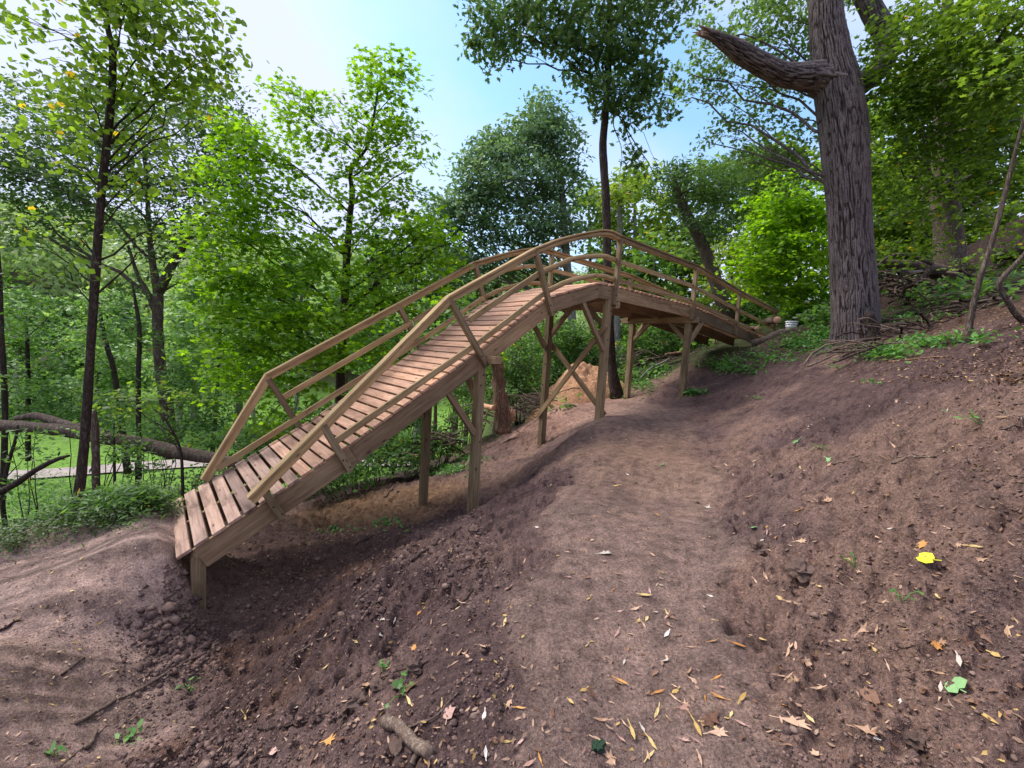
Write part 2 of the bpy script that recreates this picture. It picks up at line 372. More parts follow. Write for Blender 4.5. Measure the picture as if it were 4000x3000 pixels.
def leaf_mat(name, stops, trans=.42, big=.35, scale=1.1, yellow=None, gloss=.35):
    m, t, o = new_mat(name)
    g = nn(t, 'ShaderNodeNewGeometry'); tcn = nn(t, 'ShaderNodeTexCoord')
    n = noise(t, tcn.outputs['Object'], scale, 2, .5)
    f = math_(t, 'ADD', math_(t, 'MULTIPLY', g.outputs['Random Per Island'], 1-big), math_(t, 'MULTIPLY', n, big))
    c = ramp(t, f, stops)
    if yellow:
        y = ramp(t, g.outputs['Random Per Island'], [(1-yellow*.5-.003, (0, 0, 0)), (1-yellow*.5, (1, 1, 1))])
        c = mixc(t, y, c, (.55, .36, .03))
    p = nn(t, 'ShaderNodeBsdfPrincipled'); t.links.new(c, p.inputs['Base Color']); p.inputs['Roughness'].default_value = .5
    p.inputs['Specular IOR Level'].default_value = gloss
    tr = nn(t, 'ShaderNodeBsdfTranslucent'); tcol = mixc(t, 1.0, c, (1.5, 1.55, .75), 'MULTIPLY'); t.links.new(tcol, tr.inputs[0])
    ms = nn(t, 'ShaderNodeMixShader'); ms.inputs[0].default_value = trans
    t.links.new(p.outputs[0], ms.inputs[1]); t.links.new(tr.outputs[0], ms.inputs[2]); t.links.new(ms.outputs[0], o.inputs[0])
    return m
M['lf_maple'] = leaf_mat('maple_leaves', [(.1, (.075, .16, .010)), (.5, (.175, .33, .014)), (.95, (.34, .52, .03))], .58)
M['lf_linden'] = leaf_mat('linden_leaves', [(.1, (.065, .12, .018)), (.5, (.14, .23, .03)), (.95, (.28, .40, .055))], .58, yellow=.02)
M['lf_oak'] = leaf_mat('oak_leaves', [(.1, (.042, .085, .028)), (.5, (.085, .16, .05)), (.95, (.165, .26, .095))], .35)
M['lf_oakblue'] = leaf_mat('blue_green_oak_leaves', [(.1, (.07, .13, .07)), (.5, (.145, .245, .13)), (.95, (.28, .40, .24))], .32, gloss=.5)
M['lf_olive'] = leaf_mat('olive_oak_leaves', [(.1, (.055, .105, .03)), (.5, (.12, .205, .055)), (.95, (.22, .34, .10))], .5)
M['lf_yel'] = leaf_mat('yellowing_leaves', [(.1, (.08, .15, .022)), (.5, (.19, .29, .045)), (.95, (.36, .43, .08))], .45, yellow=.03)
M['lf_under'] = leaf_mat('understory_leaves', [(.1, (.045, .10, .026)), (.5, (.10, .20, .048)), (.95, (.20, .34, .09))], .5, yellow=.008)
M['lf_pale'] = leaf_mat('haze_pale_far_leaves', [(.1, (.12, .21, .07)), (.5, (.24, .39, .13)), (.95, (.40, .54, .21))], .4, scale=.15)  # leaf colour paled to stand in for the valley haze
M['lf_far'] = leaf_mat('hazed_far_forest_leaves', [(.1, (.13, .21, .09)), (.5, (.27, .38, .15)), (.95, (.46, .54, .23))], .35, big=.7, scale=.09)  # distance haze put into the leaf colour, there is no misty air
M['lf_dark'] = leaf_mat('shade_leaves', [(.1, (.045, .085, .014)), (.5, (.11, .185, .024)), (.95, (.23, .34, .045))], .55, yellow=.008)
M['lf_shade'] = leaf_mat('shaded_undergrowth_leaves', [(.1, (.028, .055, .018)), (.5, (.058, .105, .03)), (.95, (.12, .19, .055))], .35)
M['lf_dead'] = leaf_mat('dead_leaves', [(.1, (.10, .045, .025)), (.5, (.22, .12, .075)), (.95, (.42, .28, .20))], .2)
M['lf_ground'] = leaf_mat('seedling_leaves', [(.1, (.05, .14, .03)), (.5, (.10, .25, .05)), (.95, (.20, .38, .10))], .35)

def ground_mat():
    m, t, o = new_mat('soil')
    a = nn(t, 'ShaderNodeVertexColor'); a.layer_name = 'pigment'
    tcn = nn(t, 'ShaderNodeTexCoord'); v = tcn.outputs['Object']
    n1 = noise(t, v, 1.3, 5, .6); n2 = noise(t, v, 9, 6, .68); n3 = noise(t, v, 60, 5, .7); n4 = noise(t, v, 230, 2, .6)
    c = mixc(t, 1.0, a.outputs[0], ramp(t, n1, [(.3, (.72, .70, .72)), (.5, (1, .98, .97)), (.7, (1.18, 1.14, 1.08))]), 'MULTIPLY')
    c = mixc(t, .85, c, ramp(t, n2, [(.32, (.45, .42, .44)), (.5, (1, 1, 1)), (.70, (1.5, 1.46, 1.42))]), 'MULTIPLY')
    c = mixc(t, .8, c, ramp(t, n3, [(.32, (.42, .39, .40)), (.5, (1, 1, 1)), (.68, (1.75, 1.72, 1.68))]), 'MULTIPLY')
    c = mixc(t, .6, c, ramp(t, n4, [(.3, (.6, .6, .6)), (.5, (1, 1, 1)), (.70, (1.9, 1.86, 1.8))]), 'MULTIPLY')
    h = math_(t, 'ADD', math_(t, 'MULTIPLY', n2, .5), math_(t, 'ADD', math_(t, 'MULTIPLY', n3, .34), math_(t, 'MULTIPLY', n4, .10)))
    principled(t, o, c, .92, h, .085, 1.0, .12); return m
M['soil'] = ground_mat()
def simple_mat(name, a, b, sc=30, rough=.85, bump=.004, spec=.2):
    m, t, o = new_mat(name); tcn = nn(t, 'ShaderNodeTexCoord'); n = noise(t, tcn.outputs['Object'], sc, 5, .65)
    principled(t, o, ramp(t, n, [(.3, a), (.7, b)]), rough, n, bump, 1, spec); return m
M['clod'] = simple_mat('dirt_clods', (.10, .062, .05), (.28, .19, .155), 26, .95, .01, .1)
M['soil_crumb'] = simple_mat('dark_soil_crumbs', (.05, .031, .028), (.15, .098, .088), 40, .95, .012, .1)
M['dark_earth'] = simple_mat('dark_root_earth', (.014, .009, .008), (.055, .036, .030), 18, .95, .03, .1)
M['orange_soil'] = simple_mat('sandy_orange_soil', (.30, .15, .08), (.58, .34, .20), 14, .95, .03, .1)
M['gravel'] = simple_mat('pale_gravel', (.24, .20, .18), (.40, .34, .31), 3, .95, .01)
M['cut_wood'] = simple_mat('fresh_cut_wood', (.48, .24, .13), (.70, .42, .28), 12, .8)
M['pale_board'] = simple_mat('pale_sawn_boards', (.55, .50, .42), (.78, .74, .66), 6, .7)
M['white_plastic'] = simple_mat('white_plastic', (.74, .75, .77), (.84, .85, .86), 4, .35, .0005, .5)
M['bolt'] = simple_mat('dark_bolt', (.02, .018, .016), (.06, .05, .045), 40, .5)
M['blue_paint'] = simple_mat('blue_paint', (.01, .12, .30), (.03, .22, .45), 20, .7)
M['moss'] = simple_mat('walnut_husk', (.03, .07, .04), (.08, .14, .08), 40, .9, .01)

# ------------------------------------------------------------------ ground sheet
GRID = {}
def build_ground():
    front = np.radians(np.arange(-64, 64.01, .25)); back = np.radians(np.arange(67, 293.1, 3.5))
    th = np.concatenate([front, back]); n = len(th)
    r = np.concatenate([[.06, .2, .35], .5*np.exp(np.arange(0, math.log(22/.5), .0078)), 22*np.exp(np.arange(.03, math.log(420/22), .03))])
    X = r[:, None]*np.sin(th)[None]; Y = r[:, None]*np.cos(th)[None]
    h, tm, rough, near, churn = H(X, Y, True)
    GRID.update(r=r, th=th, h=h)
    V = np.stack([X, Y, h], -1).reshape(-1, 3)
    i = np.arange(len(r)-1)[:, None]*n; j = np.arange(n)[None]; j2 = (j+1) % n
    Fq = np.stack([i+j2, i+j, i+n+j, i+n+j2], -1).reshape(-1, 4)[:, ::-1]
    # make sure faces look up
    Fq = Fq[:, ::-1]
    Fq = np.stack([i+j, i+n+j, i+n+j2, i+j2], -1).reshape(-1, 4)
    Fq = Fq[:, ::-1]
    # pigments
    soil = np.array([.150, .099, .090]); trail = np.array([.245, .170, .142]); berm = np.array([.280, .198, .170]); dark = np.array([.085, .054, .053])
    orange = np.array([.26, .155, .085]); litter = np.array([.11, .068, .052]); grass = np.array([.14, .27, .045]); floor = np.array([.04, .045, .02])
    C = np.ones(X.shape+(3,))*soil
    def mix(c, w): nonlocal C; C = C*(1-w[..., None])+c*w[..., None]
    f1 = fbm(X*.8, Y*.8, seed=91, o=3)
    mix(dark, sstep(-.1, .6, f1+.25*fbm(X*3, Y*3, seed=92, o=2)+.25*sstep(1.5, 3.5, X-.12*Y))*.75)
    mix(trail*np.array([1.0, .92, .82]), sstep(.05, .6, -f1)*.45)
    d2 = seg_dist(X, Y, TR2); mix(berm, (1-sstep(.6, 1.5, d2)))
    d1 = seg_dist(X, Y, TR1); mix(trail*.95, sstep(0, .9, tm)*(d1 < d2)*.75)
    mix(trail*np.array([.92, .84, .70]), np.exp(-((X-2.0)**2+(Y-6.0)**2)/3.5)*.7*tm)
    mix(orange, (1-sstep(.7, 1.9, np.hypot((X+2.6)*.7, Y-8.6)))*.8)
    mix(berm*np.array([1.1, .95, .88]), (1-sstep(.8, 2.2, seg_dist(X, Y, [(1.2, 12), (2.2, 13.2)])))*.8)
    mix(np.array([.30, .185, .16]), (1-sstep(.8, 2.0, seg_dist(X, Y, [(4.6, 14.6), (6.6, 16.0)])))*.9)
    u_ = X-np.interp(Y, [p[1] for p in TR1], [p[0] for p in TR1]); st_ = vnoise(u_*9, Y*.9, seed=201)*.6+vnoise(u_*22, Y*2.0, seed=202)*.4
    C *= (1+.20*(tm*(d1 < d2)*st_)*(1-sstep(12, 16, np.hypot(X, Y))))[..., None]
    sD_ = X*TB[0]+Y*TB[1]; ss_ = X*LB[0]+Y*LB[1]; bw_ = sstep(3.1, 2.0, d2+.35*fbm(X*1.1, Y*1.1, seed=55, o=2))*sstep(.45, .1, ss_)
    mix(berm*.95, bw_*.85); C *= np.clip(1+.9*bw_*(np.abs(vnoise(sD_*4.6+ss_*.5, ss_*.55, seed=301))-.30+.5*np.abs(vnoise(sD_*11+ss_*.8, ss_*1.0, seed=302))-.12+.35*vnoise(sD_*23, ss_*1.5, seed=303)), .4, 1.5)[..., None]
    hol = sstep(.25, .6, ss_)*(1-sstep(1.5, 3.0, np.hypot(X+3.0, (Y-4.6)*.8)))*(X < -1.2); mix(np.array([.075, .046, .040]), hol*.75); mix(np.array([.24, .13, .075]), sstep(.1, .5, fbm(X*2.2, Y*2.2, seed=401, o=3))*(1-sstep(1.2, 2.6, np.hypot(X+2.7, Y-3.9)))*.35*(1-bw_))
    # forest floor further off and above the bank
    edge = sstep(-.4, .8, (X*.55-Y*-.0)-3.0-.12*(Y-6)+fbm(X*.7, Y*.7, seed=8, o=3)*.8)*sstep(4.5, 6, Y+X*.25)
    up_ = sstep(.25, .8, h+fbm(X*.9, Y*.9, seed=18, o=3)*.35)*(X > 2)
    mix(litter, up_*.85); mix(floor*np.array([1.1, .85, 1.0]), sstep(9.5, 12, np.hypot(X, Y))*(X > 4.5)*sstep(.5, 1.0, h)*.85)
    mix(floor, sstep(13, 16, np.hypot(X, Y))*1.0)
    low = sstep(-.3, .5, (-(X)*.75-6.1+fbm(X*.8, Y*.8, seed=28, o=2)*.5)+(Y-6.4)*.35)*(X < 0); mix(floor, low*.9)
    mix(grass, sstep(17, 21, np.hypot(X, Y))*sstep(-2, -6, X-Y*.02)*(1-sstep(60, 75, np.hypot(X, Y))))
    o = mesh_np('ground', V, Fq, M['soil'], smooth=True, cols=C.reshape(-1, 3))
    tag(o, 'purple brown bare soil hillside with trails running down to a green valley', kind='structure')
    return o
build_ground()
_Hfull = H
def H(x, y, parts=False):               # quick look-up in the ground sheet just built
    if parts: return _Hfull(x, y, True)
    x = np.asarray(x, float); y = np.asarray(y, float); R_ = np.hypot(x, y); A_ = np.mod(np.arctan2(x, y)-GRID['th'][0], 2*math.pi)
    th = GRID['th']-GRID['th'][0]; r = GRID['r']; h = GRID['h']; n = len(th)
    the = np.append(th, 2*math.pi)
    j = np.clip(np.searchsorted(the, A_, 'right')-1, 0, n-1); fa = (A_-the[j])/(the[j+1]-the[j]); j2 = (j+1) % n
    i = np.clip(np.searchsorted(r, R_, 'right')-1, 0, len(r)-2); fr = np.clip((R_-r[i])/(r[i+1]-r[i]), 0, 1)
    return (h[i, j]*(1-fa)+h[i, j2]*fa)*(1-fr)+(h[i+1, j]*(1-fa)+h[i+1, j2]*fa)*fr
# gravel road in the valley
def ribbon(name, pts, w, lift, mat, n=80):
    P = smooth_path(np.array([(x, y, 0) for x, y in pts]), n); T = lnn(np.gradient(P, axis=0)); N = np.stack([-T[:, 1], T[:, 0], 0*T[:, 0]], 1)
    rows = [P+N*w*k for k in np.linspace(-.5, .5, 7)]
    V = np.stack(rows, 1).reshape(-1, 3); V[:, 2] = H(V[:, 0], V[:, 1])+lift
    i = np.arange(n-1)[:, None]*7; j = np.arange(6)[None]
    Fq = np.stack([i+j, i+j+1, i+7+j+1, i+7+j], -1).reshape(-1, 4)
    return mesh_np(name, V, Fq, mat, anchor=V[0], smooth=True)
tag(ribbon('gravel_road', [(-44, 17), (-29.6, 24.3), (-20.8, 29.0), (-12, 31.5), (0, 33), (12, 36)], 2.3, .10, M['gravel']), 'pale gravel road crossing the green meadow in the valley', kind='structure')

# ------------------------------------------------------------------ bridge
BRG = empty('wooden_bridge', BR(.4, D0, -3.25), 'new arched timber bike bridge with plank deck and railings crossing the dirt trail', 'bridge')
_bev = {}
def box_mesh(name, l, w, h, mat, bev=.004):
    key = (name, round(l, 3), round(w, 4), round(h, 4), mat.name)
    if key in _bev: return _bev[key]
    bm = bmesh.new(); bmesh.ops.create_cube(bm, size=1)
    for v in bm.verts: v.co.x *= l; v.co.y *= w; v.co.z *= h
    if bev: bmesh.ops.bevel(bm, geom=list(bm.edges), offset=bev, segments=1, affect='EDGES')
    me = bpy.data.meshes.new(name); bm.to_mesh(me); bm.free(); me.materials.append(mat); _bev[key] = me
    return me
def frame(X, Zh, loc):
    X = lnn(np.asarray(X, float)); Zh = np.asarray(Zh, float); Y = lnn(np.cross(Zh, X)); Z = np.cross(X, Y)
    m = Matrix.Identity(4)
    for i in range(3): m[i][0] = X[i]; m[i][1] = Y[i]; m[i][2] = Z[i]; m[i][3] = loc[i]
    return m
def board(name, a, b, w, h, upv, mat, parent=None, bev=.004):
    a = np.asarray(a, float); b = np.asarray(b, float)
    me = box_mesh(name, float(np.linalg.norm(b-a)), w, h, mat, bev)
    o = bpy.data.objects.new(name, me); COL.objects.link(o); o.matrix_basis = frame(b-a, upv, (a+b)/2)
    if parent is not None: setpar(o, parent)
    return o
def mitred(name, nodes, hi, lo, Da, Db, mat, parent, label=None):
    """one board per stretch of an (s,z) polyline, mitred at its corners"""
    P = np.array(nodes, float); d = lnn(np.diff(P, axis=0)); nr = np.stack([-d[:, 1], d[:, 0]], 1)
    js = []
    for i in range(len(P)):
        if i == 0: q = nr[0]
        elif i == len(P)-1: q = nr[-1]
        else:
            q = nr[i-1]+nr[i]; q = q/np.linalg.norm(q); q = q/(q@nr[i])
        js.append(q)
    outs = []
    for i in range(len(P)-1):
        g = .0015; e = d[i]*g
        pts = [(P[i]+js[i]*lo+e), (P[i+1]+js[i+1]*lo-e), (P[i+1]+js[i+1]*hi-e), (P[i]+js[i]*hi+e)]
        Wd = [BR(p[0], D, p[1]) for D in (Da, Db) for p in pts]
        c = sum(Wd)/8; X = BR(P[i+1][0], 0, P[i+1][1])-BR(P[i][0], 0, P[i][1]); Z = BR(nr[i][0], 0, nr[i][1])
        fm = frame(X, Z, c); inv = fm.inverted()
        bm = bmesh.new(); vs_ = [bm.verts.new(inv @ Vector(q)) for q in Wd]
        for f in ((0, 1, 2, 3), (7, 6, 5, 4), (0, 4, 5, 1), (1, 5, 6, 2), (2, 6, 7, 3), (3, 7, 4, 0)): bm.faces.new([vs_[k] for k in f])
        bmesh.ops.recalc_face_normals(bm, faces=list(bm.faces))
        bmesh.ops.bevel(bm, geom=list(bm.edges), offset=.003, segments=1, affect='EDGES')
        me = bpy.data.meshes.new(name); bm.to_mesh(me); bm.free(); me.materials.append(mat)
        o = bpy.data.objects.new(name, me); COL.objects.link(o); o.matrix_basis = fm; setpar(o, parent); outs.append(o)
    return outs
def bent(name, nodes, hi, lo, Da, Db, mat, parent, n=14):
    """one board bent over a smooth curve"""
    P = smooth_path(np.array([(a, b, 0) for a, b in nodes]), n)[:, :2]; d = lnn(np.gradient(P, axis=0)); nr = np.stack([-d[:, 1], d[:, 0]], 1)
    X = BR(P[-1][0], 0, P[-1][1])-BR(P[0][0], 0, P[0][1]); c = BR(P[n//2][0], (Da+Db)/2, P[n//2][1]); fm = frame(X, UP, c); inv = fm.inverted()
    rows = []
    for p, q in zip(P, nr): rows.append([inv @ Vector(BR(*(lambda z: (z[0], D, z[1]))(p+q*k))) for D, k in ((Da, lo), (Db, lo), (Db, hi), (Da, hi))])
    V = np.array([list(v) for r in rows for v in r]); i = np.arange(n-1)[:, None]*4; j = np.arange(4)[None]; j2 = (j+1) % 4
    Fq = np.stack([i+j, i+j2, i+4+j2, i+4+j], -1).reshape(-1, 4); Fq = np.concatenate([Fq, [[3, 2, 1, 0]], [[(n-1)*4+k for k in range(4)]]])
    o = mesh_np(name, V, Fq, mat); o.matrix_basis = fm; setpar(o, parent); return o

PROF = [(.2, -2.44), (1.99, -1.39), (3.95, -.08), (5.45, .97), (6.83, 1.42), (7.35, 1.44), (10.55, 1.38), (13.15, 1.13), (15.6, .82)]
PA = np.array(PROF)
def prof_at(L_):
    t = np.concatenate([[0], np.cumsum(np.linalg.norm(np.diff(PA, axis=0), axis=1))])
    return np.array([np.interp(L_, t, PA[:, 0]), np.interp(L_, t, PA[:, 1])]), t[-1]
def deck_dir(L_):
    a, _ = prof_at(L_-.1); b, _ = prof_at(L_+.1); return lnn(b-a)
STR = [(.32, -2.37)]+PROF[1:3]+[(5.5, .99)]+PROF[4:7]+[(15.3, .85)]
STR_N = [(.30, -2.385), (4.05, -.02), (5.5, .99), (6.83, 1.42), (7.35, 1.44), (10.55, 1.38), (15.4, .845)]
for D in (D0, D0+WB/2-.02, D0+WB-.045):
    mitred('stringer', STR, -.040, -.31, D, D+.045, M['wood'], BRG)
# planks
Ltot = prof_at(0)[1]; L_ = .07; k = 0
while L_ < Ltot-.05:
    p, _ = prof_at(L_); d = deck_dir(L_); nrm = np.array([-d[1], d[0]])
    c = p+nrm*(-.019)
    wdt = .141
    jit = rnd.uniform(-.012, .012); tw = rnd.uniform(-.004, .004)
    a = BR(c[0]-d[0]*tw, D0-.025+jit, c[1]-d[1]*tw); b = BR(c[0]+d[0]*tw, D0+WB+.03+jit, c[1]+d[1]*tw)
    o = board('plank', a, b, wdt, .038, BR(nrm[0], 0, nrm[1]), M['plank' if k > 7 else 'plank_muddy'], BRG, .004)
    if k < 3: o['label'] = 'mud stained deck plank'
    L_ += .176+rnd.uniform(-.008, .008) if p[0] < 7.5 else .182+rnd.uniform(-.006, .006); k += 1
# railing posts
NP = [((1.22, -2.20), (1.03, -1.86)), ((2.02, -1.73), (1.66, -1.10)), ((4.16, -.30), (3.42, .66)), ((5.57, .64), (5.06, 1.68)), ((7.33, 1.02), (7.37, 2.34)), ((10.5, 1.0), (10.52, 2.27)), ((13.1, .82), (13.12, 1.99)), ((15.9, .62), (15.95, 1.73))]
FP = [((1.98, -1.68), (1.40, -.69)), ((4.12, -.30), (3.52, .64)), ((5.55, .64), (5.15, 1.68)), ((7.33, 1.02), (7.33, 2.30)), ((10.5, 1.0), (10.52, 2.23)), ((13.1, .82), (13.12, 1.97)), ((15.9, .62), (15.95, 1.73))]
def bolts(par, pts, n, r=.011):
    for q in pts:
        a = np.asarray(q); V, fs = tube([a, a+n*.012], [r, r*.9], 8)
        g = Geo(); g.add(V, *fs); g.build('bolt', M['bolt'], par, a)
for bt, tp in NP:
    o = board('rail_post', BR(bt[0], D0-.047, bt[1]), BR(tp[0], D0-.047, tp[1]), .085, .088, TB, M['post'], BRG)
    dv = np.array(tp)-np.array(bt); dv = dv/np.linalg.norm(dv)
    bolts(o, [BR(bt[0]+dv[0]*q+e, D0-.092, bt[1]+dv[1]*q) for q, e in ((.07, .018), (.19, -.018))], -TB)
for bt, tp in FP:
    o = board('rail_post', BR(bt[0], D0+WB+.047, bt[1]), BR(tp[0], D0+WB+.047, tp[1]), .085, .088, TB, M['post'], BRG)
# hand rails: a face board with a cap on it
def handrail(runs, Dc):
    for kind, nodes in runs:
        for nm, hi, lo, hw in (('handrail_cap', .0, -.034, .062), ('handrail_face', -.035, -.118, .038)):
            if kind == 'b': bent(nm, nodes, hi, lo, Dc-hw, Dc+hw, M['rail'], BRG)
            else: mitred(nm, nodes, hi, lo, Dc-hw, Dc+hw, M['rail'], BRG)
handrail([('m', [(.84, -1.88), (3.37, .72), (5.01, 1.72)]), ('b', [(5.012, 1.72), (5.76, 2.07), (6.81, 2.42), (7.37, 2.42)]), ('m', [(7.372, 2.42), (10.53, 2.36), (13.11, 2.07), (16.05, 1.80)])], D0-.047)
handrail([('m', [(.55, -2.15), (1.36, -.61), (3.47, .70), (5.12, 1.74)]), ('b', [(5.122, 1.74), (6.14, 2.15), (6.9, 2.36), (7.33, 2.38)]), ('m', [(7.332, 2.38), (10.5, 2.30), (13.1, 2.04), (16.05, 1.80)])], D0+WB+.047)
def rails(nodes, Dc, curved=None):
    if curved: bent('side_rail', nodes, .045, -.045, Dc-.02, Dc+.02, M['rail'], BRG)
    else: mitred('side_rail', nodes, .045, -.045, Dc-.02, Dc+.02, M['rail'], BRG)
DN, DF = D0-.018, D0+WB+.018
for D in (DN, DF):
    f = D == DF
    rails([(3.80, .40), (5.20, 1.33)], D); rails([(5.205, 1.333), (5.68, 1.56), (6.1, 1.75), (6.86, 1.93), (7.33, 1.92)], D, 1)
    rails([(7.335, 1.92), (10.5, 1.84), (13.1, 1.53), (15.9, 1.24)], D)
    rails([(1.84 if not f else .75, -1.32 if not f else -2.02), (1.95, -1.245), (4.05, .10), (5.40, 1.04)] if f else [(1.84, -1.32), (4.05, .10), (5.40, 1.04)], D)
    rails([(5.405, 1.043), (6.0, 1.32), (6.75, 1.53), (7.33, 1.54)], D, 1); rails([(7.335, 1.54), (10.5, 1.46), (13.0, 1.18), (15.9, .88)], D)
rails([(1.62, -.98), (3.78, .38)], DF)
# bents
def leg(s, D, zb, zt, lab=None):
    o = board('leg', BR(s, D, zb-.35), BR(s, D, zt), .14, .14, TB, M['post'], BRG, .006)
    if lab: o['label'] = lab
    return o
DNL, DFL = D0+.07, D0+WB-.08
l0 = leg(.40, DNL+.02, -3.3, -2.5); leg(.40, DFL, -3.3, -2.5)
l1 = leg(4.12, DNL, -2.75, -.25); l1f = leg(4.12, DFL, -3.16, -.25)
l2 = leg(7.27, DNL, -1.27, 1.13); l2f = leg(7.27, DFL, -2.14, .96)
l3 = leg(10.6, DNL, -.86, .92); l3f = leg(10.6, DFL, -1.27, .92)
bolts(l1, [BR(4.12+e, DNL-.072, z) for e, z in ((.03, -.45), (-.02, -.62), (.02, -1.55), (-.03, -2.0))], -TB, .014)
bolts(l2, [BR(7.27+e, DNL-.072, z) for e, z in ((.03, .9), (-.02, .3))], -TB, .014)
bolts(l2f, [BR(7.198, DFL+e, z) for e, z in ((.02, .2), (-.02, -.3), (.02, -.8), (0, -1.4))], -LB, .014)
board('cap_beam', BR(4.20, 5.36, -.195), BR(4.20, 7.75, -.195), .13, .12, UP, M['wood'], BRG)
board('cap_beam', BR(7.42, 5.58, 1.03), BR(7.42, 7.70, 1.03), .13, .14, UP, M['wood'], BRG)
board('cap_beam', BR(10.62, 5.50, 1.0), BR(10.62, 7.78, 1.0), .14, .14, UP, M['wood'], BRG)
def brace(a, b, w=.09, h=.09, upv=TB): return board('brace', BR(*a), BR(*b), w, h, upv, M['wood'], BRG)
for D in (DNL-.02, DFL+.02):
    brace((4.06, D, -1.42), (3.40, D, -.58))
    brace((7.20, D, .08), (6.36, D, 1.10))
    brace((10.66, D, .42), (11.30, D, 1.05))
brace((4.12, DNL+.05, -.88), (4.12, DNL+.58, -.22), upv=LB); brace((4.12, DFL-.05, -.88), (4.12, DFL-.58, -.22), upv=LB)
brace((7.30, DNL+.05, .55), (7.30, DNL+.55, 1.0), upv=LB); brace((7.30, DFL-.05, .38), (7.30, DFL-.66, 1.0), upv=LB)
brace((10.6, DNL+.05, .48), (10.6, DNL+.52, .93), upv=LB); brace((10.6, DFL-.05, .45), (10.6, DFL-.55, .93), upv=LB)
board('cross_brace', BR(7.175, 7.50, -1.58), BR(7.175, 5.66, .60), .115, .04, LB, M['wood'], BRG)
board('cross_brace', BR(7.365, 7.44, .22), BR(7.365, 5.66, -1.28), .115, .04, LB, M['wood'], BRG)

# ------------------------------------------------------------------ foliage
LS = {}
def star(lobes, n):
    pts = []
    for k, (a, r) in enumerate(lobes): pts.append((math.sin(math.radians(a))*r, math.cos(math.radians(a))*r))
    return np.array(pts)
def sym(l): return [(a, r) for a, r in l]+[(-a, r) for a, r in reversed(l) if a not in (0, 180)]
LS['maple'] = star(sym([(0, 1.0), (20, .55), (52, .95), (80, .5), (118, .72), (180, .35)]), 0)
LS['maple'] = star([(0, 1.0), (22, .52), (52, .95), (82, .5), (120, .72), (180, .30), (240, .72), (278, .5), (308, .95), (338, .52)], 0)
LS['maple2'] = star([(0, 1.0), (18, .68), (48, .92), (78, .62), (118, .70), (165, .45), (195, .45), (242, .70), (282, .62), (312, .92), (342, .68)], 0)
LS['tulip'] = star([(0, .72), (28, .95), (60, .78), (100, .9), (150, .7), (180, .45), (210, .72), (258, .92), (300, .8), (335, 1.0)], 0)
LS['heart'] = star([(0, 1.0), (40, .72), (90, .66), (140, .68), (180, .42), (220, .68), (270, .66), (320, .72)], 0)
LS['oak'] = star([(0, 1.1), (14, .62), (32, .9), (58, .36), (82, .62), (125, .34), (180, .9), (235, .34), (278, .62), (302, .36), (328, .9), (346, .62)], 0)
LS['oval'] = np.array([(0, 1.05), (.42, .2), (.22, -.7), (-.22, -.7), (-.42, .2)])
LS['diamond'] = np.array([(0, 1.0), (.58, .05), (0, -.8), (-.58, .05)])
LS['lance'] = np.array([(0, 1.1), (.22, .3), (.22, -.4), (0, -1.0), (-.22, -.4), (-.22, .3)])
def leaf_geo(C, N, size, shape, fold=.25, R=None):
    """C centres, N normals, flat-ish n-gon leaves"""
    R = R or rng
    n = len(C); S = LS[shape]; N = lnn(N)
    ref = lnn(R.normal(size=(n, 3))); A = lnn(np.cross(N, ref)); B = np.cross(N, A)
    sz = (size*R.uniform(.65, 1.25, n)) if np.isscalar(size) else size
    droop = R.uniform(-fold, fold*1.6, n)
    x = S[:, 0][None]*sz[:, None]; y = S[:, 1][None]*sz[:, None]
    z = -np.abs(S[:, 1][None])*sz[:, None]*droop[:, None] - np.abs(S[:, 0][None])*sz[:, None]*droop[:, None]*.6
    V = C[:, None]+A[:, None]*x[..., None]+B[:, None]*y[..., None]+N[:, None]*z[..., None]
    m = len(S); Fc = (np.arange(n)[:, None]*m+np.arange(m)[None])
    return V.reshape(-1, 3), Fc
def sprays(blobs, spray_r, per, flat=.28, outward=None, tilt=.45, shell=.35, R=None):
    """blobs: (centre, radii3, count). returns leaf centres and normals, spray centres"""
    R = R or rng
    C, N, SP = [], [], []
    for c, r, cnt in blobs:
        cnt = max(int(cnt), 1)
        d = lnn(R.normal(size=(cnt, 3))); u = R.uniform(0, 1, cnt)**(1/(3-shell*0))
        u = shell+(1-shell)*u
        u = np.minimum(u*R.uniform(.75, 1.12, cnt), 1.15)
        P = np.asarray(c)+d*u[:, None]*np.asarray(r)
        SP.append(P)
        nrm = lnn(np.array([0, 0, 1.])+d*.35+R.normal(size=(cnt, 3))*.22)
        ax = lnn(np.cross(nrm, lnn(R.normal(size=(cnt, 3))))); bx = np.cross(nrm, ax)
        q = R.normal(size=(cnt, per, 3)); q = q/np.maximum(1, np.linalg.norm(q, axis=-1, keepdims=True)/1.6)
        rr = spray_r*R.uniform(.6, 1.3, cnt)[:, None, None]
        pts = P[:, None]+ax[:, None]*q[..., :1]*rr+bx[:, None]*q[..., 1:2]*rr*.7+nrm[:, None]*q[..., 2:]*rr*flat
        ln = nrm[:, None]+R.normal(size=(cnt, per, 3))*tilt
        C.append(pts.reshape(-1, 3)); N.append(ln.reshape(-1, 3))
    return np.concatenate(C), np.concatenate(N), np.concatenate(SP)
def limb_path(a, b, n=6, sag=.12, R=rnd):
    a = np.asarray(a, float); b = np.asarray(b, float); L_ = np.linalg.norm(b-a); t = np.linspace(0, 1, n)[:, None]
    off = np.array([R.uniform(-1, 1), R.uniform(-1, 1), R.uniform(0, 1.2)])*L_*sag
    w = np.array([[R.uniform(-1, 1) for _ in range(3)] for _ in range(n)])*L_*.025; w[0] = 0; w[-1] = 0
    return a+(b-a)*t+off*np.sin(t*math.pi)+w
